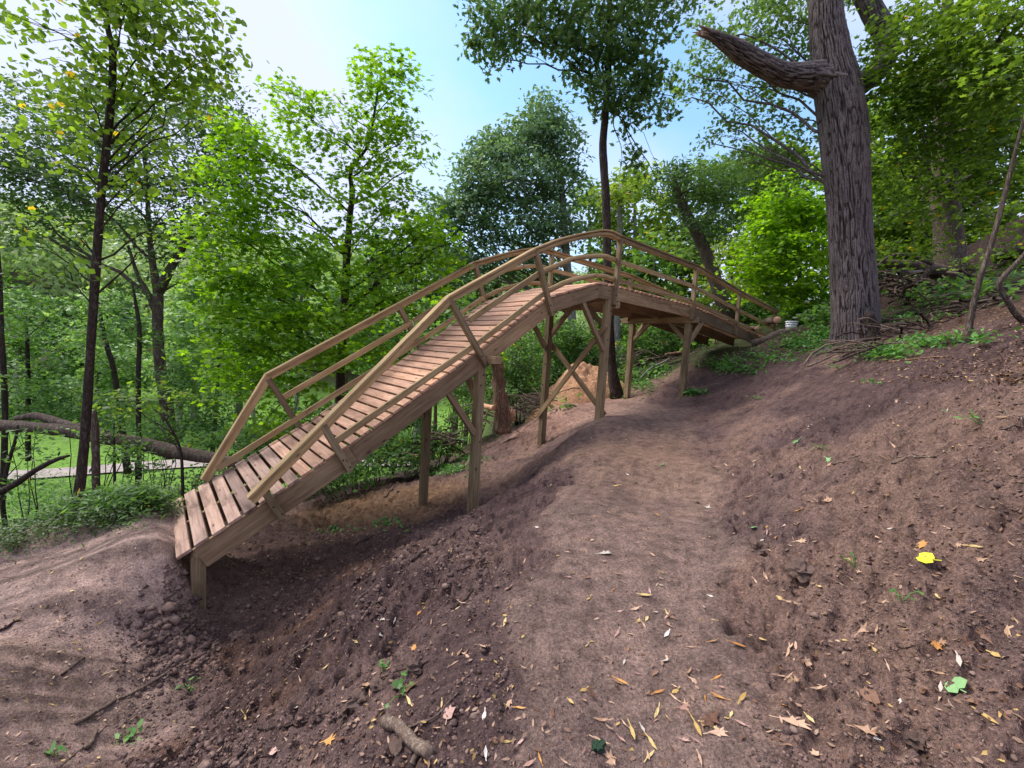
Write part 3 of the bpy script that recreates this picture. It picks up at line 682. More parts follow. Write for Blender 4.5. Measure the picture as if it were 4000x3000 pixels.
NTREE = 0; DENS = 1.75
def tree(name, trunk, blobs, label, group=None, bark='mid_bark', leaf='lf_oak', shape='diamond', lsize=.07, spray_r=.35, per=26, dens=1.0, n_seg=26, sides=10,
         limbs=True, twigs=.25, flat=.28, tilt=.45, cat='tree', limb_r=.35, limb_from=.35, extra_limbs=(), bump=.12, crown=True, seed=None, shell=.35):
    """trunk: [(px,py,Y,radius)] ; blobs: [(px,py,Y,rx_px,ry_px[,dens])]"""
    global NTREE
    NTREE += 1; R = np.random.default_rng(1000+NTREE if seed is None else seed); rr = random.Random(NTREE)
    T = np.array([np.append(at(a, b, c), r) for a, b, c, r in trunk]); Ts = smooth_path(T, n_seg)
    base = Ts[0, :3].copy()
    root = empty(name, base, label, cat, group)
    V, fs = tube(Ts[:, :3], np.maximum(Ts[:, 3], .004), sides, bump=bump, seed=NTREE)
    g = Geo(); g.add(V, *fs); g.build('trunk', M[bark], root, base, True)
    gl = Geo(); gb = Geo()
    for e in extra_limbs:
        E = np.array([np.append(at(a, b, c), r) for a, b, c, r in e]); E = smooth_path(E, 14)
        V, fs = tube(E[:, :3], E[:, 3], 8, bump=bump, seed=3); gb.add(V, *fs)
    bl = []
    for b in blobs:
        c = at(b[0], b[1], b[2]); rx, ry = b[3]/F*b[2], b[4]/F*b[2]; dn = b[5] if len(b) > 5 else 1
        rad = (rx, max(min(rx, ry*1.6)*.9, .3), ry)
        cnt = DENS*dens*dn*6.0*rx*ry*(1+.25*rad[1]/max(ry, .2))/(spray_r**2)/1.0
        bl.append((c, rad, max(cnt, 2)))
    if bl and crown:
        C, N, SP = sprays(bl, spray_r, per, flat, tilt=tilt, R=R, shell=shell)
        V, Fc = leaf_geo(C, N, lsize, shape, R=R)
        o = mesh_np('crown', V, Fc, M[leaf], root, base)
        if limbs:
            k0 = 0
            for (c, rad, cnt) in bl:
                # attach to the trunk somewhat below the blob
                hz = c[2]-.45*np.hypot(c[0]-base[0], c[1]-base[1])-.3
                cand = Ts[int(n_seg*limb_from):]
                i = np.argmin(np.abs(cand[:, 2]-hz)+.15*np.linalg.norm(cand[:, :3]-c, axis=1))
                s = cand[i]; r0 = max(min(s[3]*.5, .008+limb_r*.032*np.linalg.norm(c-s[:3])), .005)
                P = limb_path(s[:3], c, 8, .10, rr)
                V, fs = tube(P, np.linspace(r0, r0*.35, 8), 6); gb.add(V, *fs)
                ci = int(max(cnt, 1)); S_ = SP[k0:k0+ci]; k0 += ci
                m = min(int(ci*twigs*.5)+1, 22)
                for q in S_[rr.sample(range(ci), min(m, ci))]:
                    st = P[rr.randint(3, 7)]
                    Q = limb_path(st, q, 5, .12, rr); V, fs = tube(Q, np.linspace(r0*.36, r0*.10+.002, 5), 4, cap=False); gb.add(V, *fs)
    if gb.V: gb.build('limbs', M[bark], root, base, True)['kind'] = 'stuff'
    return root

# ------------------------------------------------------------------ trees, near to far
def W2(w, Y, px=2000): return w/2/F*Y/math.sqrt(1+((px-2000)/F)**2)
def trk(pts, Y): return [(a, b, Y if len(p_) == 3 else p_[3], W2(c, Y, a)) for p_ in pts for a, b, c in [p_[:3]]]

tree('linden_tree', trk([(292, 2130, 58), (300, 2010, 50), (328, 1750, 44), (352, 1400, 40), (378, 1000, 38), (402, 700, 35), (432, 420, 32), (440, 220, 28), (415, 60, 22), (402, -250, 16), (400, -700, 12)], 6.3),
     [(640, 120, 6.2, 250, 170), (800, 240, 6.4, 110, 90, .6), (520, 40, 6.0, 160, 110), (560, 300, 6.6, 150, 90, .6), (230, 110, 6.2, 190, 70, .4), (100, 60, 6.0, 130, 50, .35), (260, 240, 6.3, 150, 70, .4), (330, 350, 6.0, 150, 80, .6),
      (190, 420, 6.4, 160, 90, .55), (500, 500, 6.5, 150, 80, .5), (620, 380, 6.3, 140, 80, .55), (720, 400, 6.3, 90, 50, .5), (700, 300, 6.2, 140, 70, .6), (640, 640, 6.6, 130, 80, .4), (170, 560, 6.0, 130, 70, .35), (280, 630, 6.2, 110, 60, .45), (440, 720, 6.4, 120, 60, .4), (690, 800, 6.5, 140, 60, .35),
      (90, 880, 5.8, 130, 50, .3), (300, 900, 6.2, 120, 40, .3), (130, 960, 6.0, 90, 40, .3), (470, 330, 6.4, 120, 80, .6), (560, 730, 6.4, 130, 60, .4), (250, 1040, 5.9, 80, 40, .3), (610, 930, 6.2, 90, 30, .3), (400, 560, 6.2, 120, 60, .4), (740, 480, 6.3, 60, 50, .3), (480, -150, 6.3, 420, 150, .4)],
     'slender dark tree with heart shaped leaves rising in front of the valley on the left', bark='dark_bark', leaf='lf_linden', shape='heart', lsize=.054, spray_r=.24, per=10, dens=.72, twigs=.5, tilt=.75, limb_r=.16, flat=.4, sides=14, n_seg=60)

tree('forked_tree', trk([(668, 1790, 62), (652, 1600, 56), (628, 1450, 50), (616, 1300, 46), (618, 1150, 44), (600, 1050, 32), (585, 930, 24), (575, 760, 18), (560, 560, 16)], 14),
     [(640, 560, 14, 330, 190), (860, 480, 14.5, 150, 140), (300, 640, 14, 300, 170), (90, 700, 13.5, 210, 150), (500, 820, 13.5, 260, 120, .7), (840, 800, 14, 180, 130), (180, 900, 14, 220, 90, .8), (700, 960, 14.5, 160, 90, .6), (60, 430, 14, 120, 120, .8), (920, 640, 14.5, 110, 140, .9), (420, 470, 14.5, 200, 110, .7), (760, 1080, 14.5, 120, 80, .5)],
     'large forked oak with a thick trunk and dark crown, left behind the fallen log', bark='mid_bark', leaf='lf_oak', shape='oval', lsize=.085, spray_r=.42, per=24, dens=.60, n_seg=40, sides=14, limb_r=.7,
     extra_limbs=[[(620, 1140, 14, .15), (660, 1060, 14, .12), (720, 960, 14, .09), (790, 850, 14, .06), (900, 780, 14, .05)], [(618, 1240, 14, .10), (570, 1130, 14, .08), (540, 1080, 14, .06), (500, 960, 14, .04)]])

tree('maple_tree', trk([(1325, 1640, 40), (1330, 1450, 36), (1342, 1250, 34), (1352, 1050, 30), (1362, 900, 26), (1375, 760, 20), (1372, 660, 15), (1440, 560, 10), (1480, 330, 7)], 9.5),
     [(1510, 280, 9.5, 110, 70, .7), (1480, 400, 9.4, 120, 70, .7), (1560, 350, 9.6, 60, 50, .5), (1120, 400, 9.3, 80, 60, .7), (1200, 470, 9.4, 120, 70, .6), (1580, 540, 9.4, 110, 60, .7), (1440, 520, 9.6, 110, 70, .6), (1320, 420, 9.6, 60, 25, .4), (1330, 590, 9.3, 180, 60, .5), (1620, 640, 9.7, 60, 50, .4),
      (960, 560, 9.0, 130, 90, .9), (1100, 640, 9.2, 160, 60, .6), (1500, 680, 9.5, 180, 60, .55), (900, 720, 8.9, 130, 100, .9), (1100, 800, 9.0, 190, 70, .7), (1400, 760, 9.0, 190, 60, .6), (1600, 800, 9.3, 130, 60, .6),
      (900, 920, 8.6, 160, 110), (1120, 960, 8.7, 200, 70, .8), (1420, 930, 9.2, 180, 70, .6), (1680, 900, 8.8, 120, 55, .9), (1560, 950, 9.4, 150, 60, .6), (870, 1080, 8.5, 130, 80, .8), (1050, 1110, 8.4, 200, 80), (1350, 1080, 9.0, 190, 60, .8), (1650, 1030, 9.0, 150, 60, .9), (1730, 960, 8.8, 70, 45, .8),
      (1000, 1240, 8.3, 230, 80, .9), (1250, 1250, 8.5, 200, 80, .9), (1500, 1200, 8.9, 180, 70, .8), (1700, 1130, 9.2, 80, 50, .6), (900, 1370, 8.2, 170, 70, .8), (1150, 1390, 8.4, 230, 70, .9), (960, 1500, 8.3, 170, 70, .8), (1200, 1530, 8.6, 150, 60, .7), (1450, 1380, 9, 150, 70, .7), (850, 1230, 8.2, 80, 50, .7), (1040, 1640, 8.6, 130, 70, .7)],
     'bright green maple with layered branches behind the left half of the bridge', bark='dark_bark', leaf='lf_maple', shape='maple', lsize=.072, spray_r=.33, per=20, dens=.92, twigs=.3, flat=.13, tilt=.35, limb_r=.25, limb_from=.15, n_seg=40)

tree('oak_tree', trk([(2246, 1600, 44), (2240, 1450, 38), (2234, 1250, 34), (2212, 1000, 30), (2200, 820, 26), (2180, 620, 18), (2130, 480, 14)], 25),
     [(2120, 460, 25, 90, 80, .8), (2060, 560, 25, 150, 90), (1920, 590, 25, 90, 90, .8), (2180, 560, 25, 90, 110, .8), (2000, 700, 24, 210, 110), (1850, 720, 24.5, 100, 90, .8), (2200, 740, 25, 90, 120, .7), (1820, 830, 24, 130, 90, .8), (2050, 880, 24, 180, 100, .8), (2200, 900, 25, 90, 90, .6), (1720, 880, 24, 90, 110, .7), (1930, 1000, 24, 160, 80, .7), (1760, 1030, 24, 110, 90, .8), (2090, 1030, 24, 110, 60, .6)],
     'big rounded oak with blue green leaves rising behind the top of the bridge', bark='pale_bark', leaf='lf_oakblue', shape='oval', lsize=.15, spray_r=.6, per=24, dens=.95, n_seg=30, limb_r=.8)

tree('tall_oak_tree', trk([(2412, 1560, 62), (2400, 1500, 46), (2386, 1380, 36), (2376, 1150, 34), (2370, 900, 33), (2367, 760, 32), (2355, 590, 30), (2364, 450, 27), (2375, 300, 24), (2380, 100, 22), (2384, -100, 18), (2392, -500, 18)], 13.2),
     [(1900, 90, 12.5, 110, 100), (2020, 120, 12.6, 120, 110), (1960, 230, 12.4, 70, 60, .8), (2170, 60, 12.8, 160, 80), (2330, 80, 12.6, 200, 120), (2240, 190, 12.6, 130, 80, .9), (2480, 100, 13, 150, 120), (2600, 30, 13.2, 120, 60, .8), (2380, 260, 12.8, 150, 80), (2500, 250, 13, 90, 90), (2420, 370, 12.8, 130, 70), (2550, 330, 13.2, 90, 60, .9), (2520, 430, 13, 110, 60), (2360, 380, 12.6, 70, 50, .9),
      (2460, 510, 13, 50, 45, .5), (2430, 620, 12.8, 60, 40, .5), (2500, 640, 12.8, 90, 35, .5), (2560, 690, 12.8, 60, 30, .35), (2200, -80, 13, 500, 130, .6), (2640, 380, 13.4, 50, 50, .4)],
     'tall slender oak with a high dark crown standing behind the bridge arch', bark='dark_bark', leaf='lf_oak', shape='oak', lsize=.105, spray_r=.30, per=13, dens=.40, n_seg=50, sides=14, limb_r=.2, tilt=.7, flat=.4, limb_from=.6)

# the great oak on the bank with its broken limb
OAK = tree('great_oak_tree', [(3345, 1330, 9.0, .66), (3340, 1270, 9.0, .56), (3335, 1200, 9.0, .50), (3325, 1050, 9.0, .465), (3312, 850, 9.0, .44), (3300, 650, 9.0, .45), (3278, 450, 9.0, .46), (3255, 320, 9.0, .47), (3235, 210, 9.0, .42), (3225, 60, 9.0, .38), (3230, -150, 9.0, .33), (3240, -500, 9.0, .25)],
     [(2960, 100, 9.6, 130, 90, .7), (2820, 220, 9.6, 130, 90, .6), (2700, 290, 9.8, 90, 60, .5), (3060, 60, 9.8, 120, 80, .8), (2880, 330, 9.8, 150, 60, .5), (3060, 300, 10, 120, 90, .6), (2760, 130, 9.8, 80, 60, .4), (2700, 380, 9.8, 80, 30, .4), (3000, 440, 10, 110, 60, .5), (2850, 500, 10, 80, 50, .6), (2780, 560, 10, 60, 40, .6), (3080, 560, 10.2, 110, 80, .7), (2980, 620, 10.2, 90, 60, .7), (3120, -60, 9.8, 320, 70, .6), (3100, 700, 10.4, 90, 60, .7), (3150, 180, 9.9, 60, 90, .5), (2900, 640, 10.2, 60, 40, .4)],
     'huge oak with deeply ridged grey bark and a broken limb on the bank', bark='oak_bark', leaf='lf_olive', shape='oak', lsize=.062, spray_r=.24, per=15, dens=.62, n_seg=10, sides=10, limb_r=.22, tilt=.7, flat=.4, limb_from=.3, twigs=.3)
def ridged_trunk(parent, name, pts, n_ang, dz, mat, amp=.016, seed=4, knots=(), sq=True):
    """trunk with real bark ridges; pts world (x,y,z,r)"""
    P = np.array(pts); m = int(np.linalg.norm(P[-1, :3]-P[0, :3])/dz); P = smooth_path(P, m)
    th = np.arange(n_ang)*2*math.pi/n_ang
    T = lnn(np.gradient(P[:, :3], axis=0)); A = lnn(np.cross(T, np.array([0.13, 1., 0.2]))); B = np.cross(T, A)
    L_ = np.concatenate([[0], np.cumsum(np.linalg.norm(np.diff(P[:, :3], axis=0), axis=1))])[:, None]
    u = np.cos(th)[None]; v = np.sin(th)[None]
    R0 = P[:, 3:4]
    k = 15.0
    warp = vnoise(u*3+0*L_, v*3, L_*3.0, seed)*.9+vnoise(u*8+0*L_, v*8, L_*9.0, seed+8)*.35
    rg = np.abs(vnoise(u*k+warp, v*k+0*L_, L_*2.9, seed+1)); rg2 = np.abs(vnoise(u*k*1.9+warp, v*k*1.9, L_*7, seed+2))
    fur = np.clip(rg*3.6, 0, 1)*(.55+.45*np.clip(rg2*4, 0, 1)); rad = R0+amp*fur+R0*.05*vnoise(u*1.2+0*L_, v*1.2, L_*.8, seed+5)
    # root flare lobes
    fl = np.exp(-L_/.28); rad = rad+fl*.12*np.clip(np.cos(th*4+1.0), 0, 1)[None]
    for (kl, ka, kr, kh) in knots:
        da = np.angle(np.exp(1j*(th-ka)))[None]*R0
        dd = np.hypot(da, (L_-kl)); rad = rad+kh*np.exp(-(dd/kr)**2)-kh*.8*np.exp(-(dd/(kr*.45))**2)+.25*kh*np.cos(dd/kr*9)*np.exp(-(dd/kr)**2)
    V = P[:, None, :3]+(A[:, None]*u[..., None]+B[:, None]*v[..., None])*rad[..., None]
    i = np.arange(m-1)[:, None]*n_ang; j = np.arange(n_ang)[None]; j2 = (j+1) % n_ang
    Fq = np.stack([i+j, i+j2, i+n_ang+j2, i+n_ang+j], -1).reshape(-1, 4)
    w_ = (fur**1.3)[..., None]; pc = np.array([.026, .018, .018])*(1-w_)+np.array([.185, .148, .146])*w_
    return mesh_np(name, V.reshape(-1, 3), Fq, M['oak_furrow'], parent, V[0].mean(0), True, cols=pc.reshape(-1, 3))
for o in list(OAK.children):
    if o.name.startswith('trunk'): bpy.data.objects.remove(o)
OT = [np.append(at(a, b, 9.0), r*.80) for a, b, r in [(3345, 1370, .56), (3343, 1310, .50), (3340, 1240, .465), (3335, 1120, .445), (3322, 950, .43), (3312, 780, .425), (3300, 620, .445), (3288, 480, .46), (3268, 340, .44), (3245, 220, .38), (3228, 90, .33), (3220, -100, .30), (3225, -450, .24)]]
ridged_trunk(OAK, 'trunk', OT, 380, .034, M['oak_bark'], .028, knots=((4.35, 3.6, .30, .05), (2.1, 3.9, .14, .02), (6.1, 3.4, .2, .03), (5.2, 3.2, .2, .02)))
ridged_trunk(OAK, 'broken_limb', [np.append(at(a, b, Y), r*.86) for a, b, Y, r in [(3250, 310, 9.0, .29), (3160, 300, 8.95, .225), (3060, 292, 8.9, .185), (2960, 245, 8.8, .17), (2880, 195, 8.75, .145), (2820, 160, 8.7, .09), (2765, 130, 8.65, .02)]], 90, .03, M['oak_bark'], .045, seed=9)
g = Geo(); e0 = at(2790, 140, 8.72)
for k in range(9):
    a_ = rnd.uniform(0, 6.28); q = e0+np.array([.10, 0, -.03])+np.array([.0, math.cos(a_), math.sin(a_)])*.055; d_ = np.array([-.32-rnd.random()*.22, rnd.gauss(0, .05), .10+rnd.gauss(0, .06)]); V, fs = tube([q, q+d_*.5, q+d_], [.045, .03, .004], 6, bump=.4, seed=k); g.add(V, *fs)
g.build('splintered_end', M['red_log'], OAK, e0)
ridged_trunk(OAK, 'upper_limb', [np.append(at(a, b, Y), r*.8) for a, b, Y, r in [(3240, 420, 9.3, .25), (3440, 260, 9.6, .24), (3460, 150, 9.7, .24), (3400, 30, 9.7, .23), (3330, -120, 9.7, .2), (3250, -350, 9.7, .15)]], 70, .04, M['oak_bark'], .012, seed=12)

# right hand foreground foliage
tree('leaning_sapling', trk([(3775, 1360, 34), (3790, 1250, 30), (3830, 1080, 27), (3880, 930, 25), (3930, 740, 22), (3975, 560, 18), (4020, 380, 13), (4060, 100, 10)], 5.6), [(3950, 260, 5.6, 120, 80, .6)],
     'thin pale leaning sapling at the right edge of the bank', bark='mid_bark', leaf='lf_dark', shape='maple', lsize=.055, spray_r=.22, per=12, dens=.6, n_seg=30, limb_r=.08)
tree('crooked_sapling', trk([(4010, 1265, 34), (3970, 1230, 30), (3925, 1160, 27), (3900, 1110, 26), (3930, 1070, 24), (3985, 1010, 22), (4040, 930, 20), (4080, 700, 18)], 5.4), [(4100, 600, 5.4, 80, 60, .6)],
     'crooked bare sapling bending beside the far right edge', bark='mid_bark', leaf='lf_dark', shape='maple', lsize=.055, spray_r=.22, per=12, dens=.5, n_seg=30, limb_r=.08)
tree('hillside_maple_tree', trk([(3730, 1230, 180), (3715, 1100, 140), (3705, 900, 125), (3690, 750, 112), (3680, 500, 76), (3700, 250, 56), (3700, -200, 36)], 12.5),
     [(3620, 160, 8.6, 220, 130), (3820, 120, 8.0, 240, 150), (3960, 60, 7.2, 200, 160), (3560, 330, 8.8, 190, 100), (3780, 330, 8.2, 220, 110), (3950, 300, 7.5, 140, 130), (3600, 500, 9, 200, 90, .9), (3840, 520, 8.6, 200, 100, .9), (3520, 660, 9.3, 140, 70, .8), (3700, 700, 9.5, 180, 80, .7), (3900, 700, 8.8, 150, 90, .8), (3540, 840, 9.6, 120, 60, .8), (3900, 860, 9.6, 150, 70, .6), (3560, 960, 10, 110, 60, .7), (3750, 20, 9, 300, 120, .8), (3500, 130, 10, 80, 60, .6), (3900, 1000, 11, 150, 60, .5)],
     'grey trunked maple whose shaded leafy branches overhang the right side', bark='mid_bark', leaf='lf_dark', shape='maple', lsize=.062, spray_r=.33, per=22, dens=.62, n_seg=30, flat=.16, tilt=.4, limb_r=.18, twigs=.15, sides=16)
tree('understory_maple_tree', trk([(3120, 1310, 26), (3125, 1150, 22), (3120, 1000, 16), (3110, 850, 10)], 16),
     [(3130, 720, 16, 100, 70, .8), (3060, 820, 15.6, 130, 80), (3170, 850, 15.4, 110, 80), (2990, 930, 15.4, 120, 60), (3120, 980, 15, 140, 70), (2960, 1040, 15, 120, 50), (3100, 1100, 15, 140, 60), (3000, 1150, 15, 120, 40, .9), (3180, 1180, 15.2, 90, 60)],
     'bright green understory maple between the bridge end and the great oak', bark='dark_bark', leaf='lf_maple', shape='maple', lsize=.10, spray_r=.42, per=20, dens=.9, flat=.16, tilt=.35, limb_r=.2)
tree('understory_tree', trk([(3560, 1190, 30), (3555, 1050, 26), (3540, 900, 18), (3530, 800, 12)], 16),
     [(3500, 850, 16, 120, 80), (3600, 940, 16, 120, 90), (3500, 1010, 15.6, 110, 60), (3620, 1080, 16, 110, 60, .8), (3480, 1120, 15.5, 80, 50, .7), (3450, 700, 16, 100, 100, .9), (3800, 1050, 17, 200, 90, .7), (3960, 1150, 17, 120, 80, .6)],
     'leafy young tree behind the great oak above the uprooted stump', bark='dark_bark', leaf='lf_dark', shape='diamond', lsize=.10, spray_r=.4, per=22, dens=.8, flat=.2, tilt=.4)
tree('leaning_dead_tree', trk([(2850, 1260, 64), (2810, 1150, 58), (2770, 1020, 50), (2730, 930, 44), (2680, 830, 38), (2650, 760, 30), (2630, 690, 14)], 19),
     [(2640, 720, 18.8, 110, 70, .8), (2700, 880, 18.6, 90, 50, .5), (2730, 700, 19, 130, 70, .7), (2840, 720, 19, 110, 60, .7), (2680, 800, 19, 60, 60, .6), (2830, 840, 19, 110, 70, .6), (2900, 650, 19.5, 100, 90, .6), (2780, 900, 19, 100, 50, .5)],
     'leaning tree with grey cracked trunk and dull leaves behind the bridge railing', bark='mid_bark', leaf='lf_oak', shape='lance', lsize=.13, spray_r=.45, per=22, dens=.7)
# standing pale trunks and stumps beneath the bridge
tree('pale_trunk_tree', trk([(2408, 1450, 32), (2410, 1350, 26), (2412, 1200, 24), (2420, 900, 22), (2425, 720, 12)], 22), [(2450, 740, 22, 100, 90, .6), (2380, 800, 22, 70, 80, .5)], 'thin pale tree trunk just right of the tall slender oak base', bark='pale_bark', leaf='lf_yel', shape='diamond', lsize=.15, spray_r=.6, dens=.5)
st = empty('broken_stump', at(1962, 1640, 11.5), 'broken brown tree stump with a ragged top beside the brush pile', 'stump')
g = Geo(); P = np.array([np.append(at(a, b, 11.5), W2(w, 11.5)) for a, b, w in [(1965, 1690, 66), (1960, 1600, 56), (1950, 1520, 50), (1942, 1430, 46), (1940, 1375, 34), (1938, 1350, 8)]]); P = smooth_path(P, 24)
V, fs = tube(P[:, :3], P[:, 3], 16, bump=.25); g.add(V, *fs); g.build('trunk', M['red_log'], st, P[0, :3], True)
iv = sprays([(at(1945, 1385, 11.5), (.42, .35, .3), 22)], .14, 10)
V, Fc = leaf_geo(iv[0], iv[1], .06, 'maple'); mesh_np('ivy', V, Fc, M['lf_maple'], st, P[0, :3])
# trunk left with a blue paint mark
sn = empty('snapped_tree', at(375, 2030, 7.8), 'snapped dead tree trunk with a blue paint mark behind the slender linden', 'tree')
P = np.array([np.append(at(a, b, 7.8), W2(w, 7.8, a)) for a, b, w in [(375, 2080, 40), (375, 2000, 37), (375, 1850, 36), (372, 1700, 36), (368, 1630, 33), (372, 1600, 12)]]); P = smooth_path(P, 24)
g = Geo(); V, fs = tube(P[:, :3], P[:, 3], 12, bump=.15); g.add(V, *fs); g.build('trunk', M['mid_bark'], sn, P[0, :3], True)
c0 = at(374, 1920, 7.8); g = Geo(); th = np.linspace(-2.6, -.9, 7); rr_ = W2(38, 7.8, 374)+.004
V = np.array([[c0[0]+rr_*math.cos(a), c0[1]+rr_*math.sin(a), c0[2]+dz] for dz in (-.035, .035) for a in th]); Fq = np.array([[i, i+1, i+8, i+7] for i in range(6)]); mesh_np('paint_mark', V, Fq, M['blue_paint'], sn, c0)

# saplings and understory on the left slope
lt = [((820, 1900, 24), [(850, 1500, 16), (860, 1300, 12), (870, 1150, 8)], 15, [(1050, 1200, 90, 60), (820, 1230, 110, 70), (900, 1050, 90, 60)], 'lf_under', 'thin young tree between the forked oak and the maple'),
      ((545, 1900, 22), [(540, 1500, 22), (545, 1300, 20), (530, 1180, 14), (515, 1100, 8)], 12.5, [(520, 1160, 90, 40), (480, 1300, 120, 60), (590, 1330, 70, 50), (560, 1100, 70, 30)], 'lf_under', 'thin dark double stemmed tree just left of the forked oak'),
      ((500, 1850, 34), [(450, 1480, 26), (420, 1360, 24), (400, 1280, 20), (385, 1180, 12)], 16, [(400, 1240, 140, 60), (300, 1330, 130, 60), (480, 1420, 110, 50)], 'lf_under', 'leaning young tree right of the slender linden trunk'),
      ((110, 1800, 26), [(110, 1500, 22), (105, 1330, 18), (100, 1230, 10)], 13, [(60, 1180, 120, 70), (180, 1290, 120, 80), (60, 1380, 130, 80), (160, 1460, 110, 60), (250, 1200, 90, 60)], 'lf_under', 'grey stemmed young tree near the left edge above the fallen log'),
      ((10, 1950, 34), [(20, 1600, 28), (5, 1300, 26), (0, 1100, 20), (-10, 900, 10)], 10.5, [(30, 1080, 110, 70), (-20, 1240, 110, 80), (60, 1500, 90, 50)], 'lf_under', 'tree with a mossy stem cut by the left edge of the view'),
      ((30, 2120, 26), [(10, 1950, 24), (30, 1820, 20), (60, 1720, 16), (70, 1660, 10)], 8.2, [(100, 1780, 110, 30), (60, 1900, 100, 30), (150, 1700, 90, 25)], 'lf_under', 'small crooked sapling under the fallen log at the left edge'),
      ((450, 2060, 14), [(448, 1900, 13), (447, 1750, 10), (445, 1650, 6)], 8.6, [(430, 1700, 120, 40), (500, 1780, 110, 40), (400, 1640, 90, 30)], 'lf_under', 'thin sapling stem right of the snapped trunk'),
      ((715, 2000, 16), [(712, 1850, 14), (700, 1740, 12), (640, 1630, 10), (600, 1600, 7)], 8.4, [(560, 1600, 140, 30), (700, 1560, 120, 35), (480, 1560, 110, 25), (640, 1500, 60, 25)], 'lf_linden', 'thin sapling crossing in front of the fallen log with broad leaf fans'),
      ((535, 2030, 12), [(532, 1900, 10), (530, 1800, 7)], 9, [(540, 1790, 90, 40), (600, 1850, 70, 40)], 'lf_under', 'slim seedling tree standing left of the bridge foot')]
for b0, up_, Y, bl, lf, lab in lt:
    near_ = Y < 9.5
    tree('young_tree', trk([b0]+up_, Y), [(a, b, Y+rnd.uniform(-.4, .4), c, d, .55) for a, b, c, d in bl], lab, 'young trees on the left slope', bark='dark_bark' if Y > 8 else 'mid_bark', leaf=lf, shape='oval', lsize=.058 if near_ else .075, spray_r=.26 if near_ else .36, per=14, dens=.8, flat=.2, n_seg=20, limb_r=.12)

# bushes: leafy masses with stems
def bush(blobs, label, leaf='lf_under', lsize=.07, spray_r=.3, per=20, dens=.7, group=None, shape='oval', name='bush', cat='bush'):
    b = blobs[0]; R = rng
    bx, by, Y = b[0], b[1], b[2]; c = at(bx, by, Y); gz = Hp(c[0], c[1]); base = np.array([c[0], c[1], gz])
    root = empty(name, base, label, cat, group); bl = []
    for q in blobs:
        rx, ry = q[3]/F*q[2], q[4]/F*q[2]; cnt = 2.0*dens*6*rx*ry*(1.2)/(spray_r**2)*(q[5] if len(q) > 5 else 1); bl.append((at(*q[:3]), (rx, max(min(rx, ry*1.5), .3), ry), max(cnt, 2)))
    C, N, SP = sprays(bl, spray_r, per, .25, tilt=.45, shell=.2)
    gz = H(C[:, 0], C[:, 1]); ok = C[:, 2] > gz+.01; C = C[ok]; N = N[ok]
    if len(C) < 3: bpy.data.objects.remove(root); return
    V, Fc = leaf_geo(C, N, lsize, shape); mesh_np('foliage', V, Fc, M[leaf], root, base)
    gs = Geo()
    for k in range(min(10, 3+len(blobs)*3)):
        q = SP[rnd.randrange(len(SP))]; st_ = base+np.array([(q[0]-base[0])*.6, (q[1]-base[1])*.6, 0]); st_[2] = Hp(st_[0], st_[1])-.05
        if q[2] < st_[2]: continue
        P = limb_path(st_, q, 7, .08); V, fs = tube(P, np.linspace(.014, .004, 7)*max(1, Y/10), 5); gs.add(V, *fs)
    s_ = gs.build('stems', M['dark_bark'], root, base, True)
    if s_: s_['kind'] = 'stuff'
    return root
bush([(1080, 1700, 12, 170, 90), (900, 1750, 11, 150, 80), (1250, 1650, 12.5, 150, 100), (1400, 1620, 12.5, 110, 90)], 'leafy dark green bush behind the lower deck of the bridge')
bush([(1560, 1560, 13, 130, 130), (1480, 1700, 12, 90, 80), (1640, 1680, 12.5, 60, 60, .6)], 'bush seen between the first pair of bridge legs')
bush([(2040, 1400, 15, 110, 120), (1980, 1500, 14.6, 100, 90, .8), (2080, 1560, 15, 60, 50, .7)], 'dense dark bush behind the crossed braces', leaf='lf_under')
bush([(1800, 1500, 15, 120, 90), (1880, 1400, 16, 110, 90)], 'bush left of the broken stump behind the first near leg')
bush([(2180, 1350, 19, 130, 110), (2300, 1400, 19, 110, 90), (2160, 1470, 18, 90, 60)], 'low bush in shade between the pale trunk and the tall oak', lsize=.09)
bush([(2560, 1330, 18, 120, 90), (2480, 1400, 18, 110, 70, .8), (2640, 1260, 19, 100, 70)], 'leafy bush behind the farthest bridge legs', lsize=.09)
bush([(2700, 1230, 20, 110, 70), (2850, 1180, 20, 110, 80), (2960, 1230, 20, 90, 60)], 'bush behind the right end of the bridge deck', lsize=.1, leaf='lf_yel')
bush([(3000, 1200, 18, 90, 60), (3100, 1180, 18, 80, 60)], 'low green bush behind the white bucket', lsize=.09)
bush([(200, 1580, 13, 160, 90), (400, 1600, 13, 150, 80), (60, 1620, 12.5, 110, 60)], 'leafy bush behind the fallen log on the left')
bush([(620, 1700, 12, 130, 60), (800, 1620, 12, 140, 90), (760, 1480, 12.5, 130, 80)], 'bush around the foot of the forked oak', leaf='lf_under')
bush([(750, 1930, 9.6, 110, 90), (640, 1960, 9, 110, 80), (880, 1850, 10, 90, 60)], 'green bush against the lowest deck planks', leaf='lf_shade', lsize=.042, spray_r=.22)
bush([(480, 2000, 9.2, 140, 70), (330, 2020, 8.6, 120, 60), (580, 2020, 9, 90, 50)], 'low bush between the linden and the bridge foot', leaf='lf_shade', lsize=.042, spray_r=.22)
bush([(1420, 1800, 10.5, 120, 70), (1530, 1780, 11, 110, 70), (1330, 1850, 9.8, 90, 60), (1240, 1890, 9.4, 80, 50)], 'shady bush on the edge of the hollow seen under the lower deck')
bush([(1640, 1760, 11.6, 110, 60), (1740, 1720, 12, 90, 55), (1800, 1620, 13, 70, 60)], 'shady bush behind the brush between the first and second bents')
bush([(1200, 1800, 11, 130, 80), (1000, 1840, 10.5, 110, 80)], 'shady bush showing between the deck boards', lsize=.06)
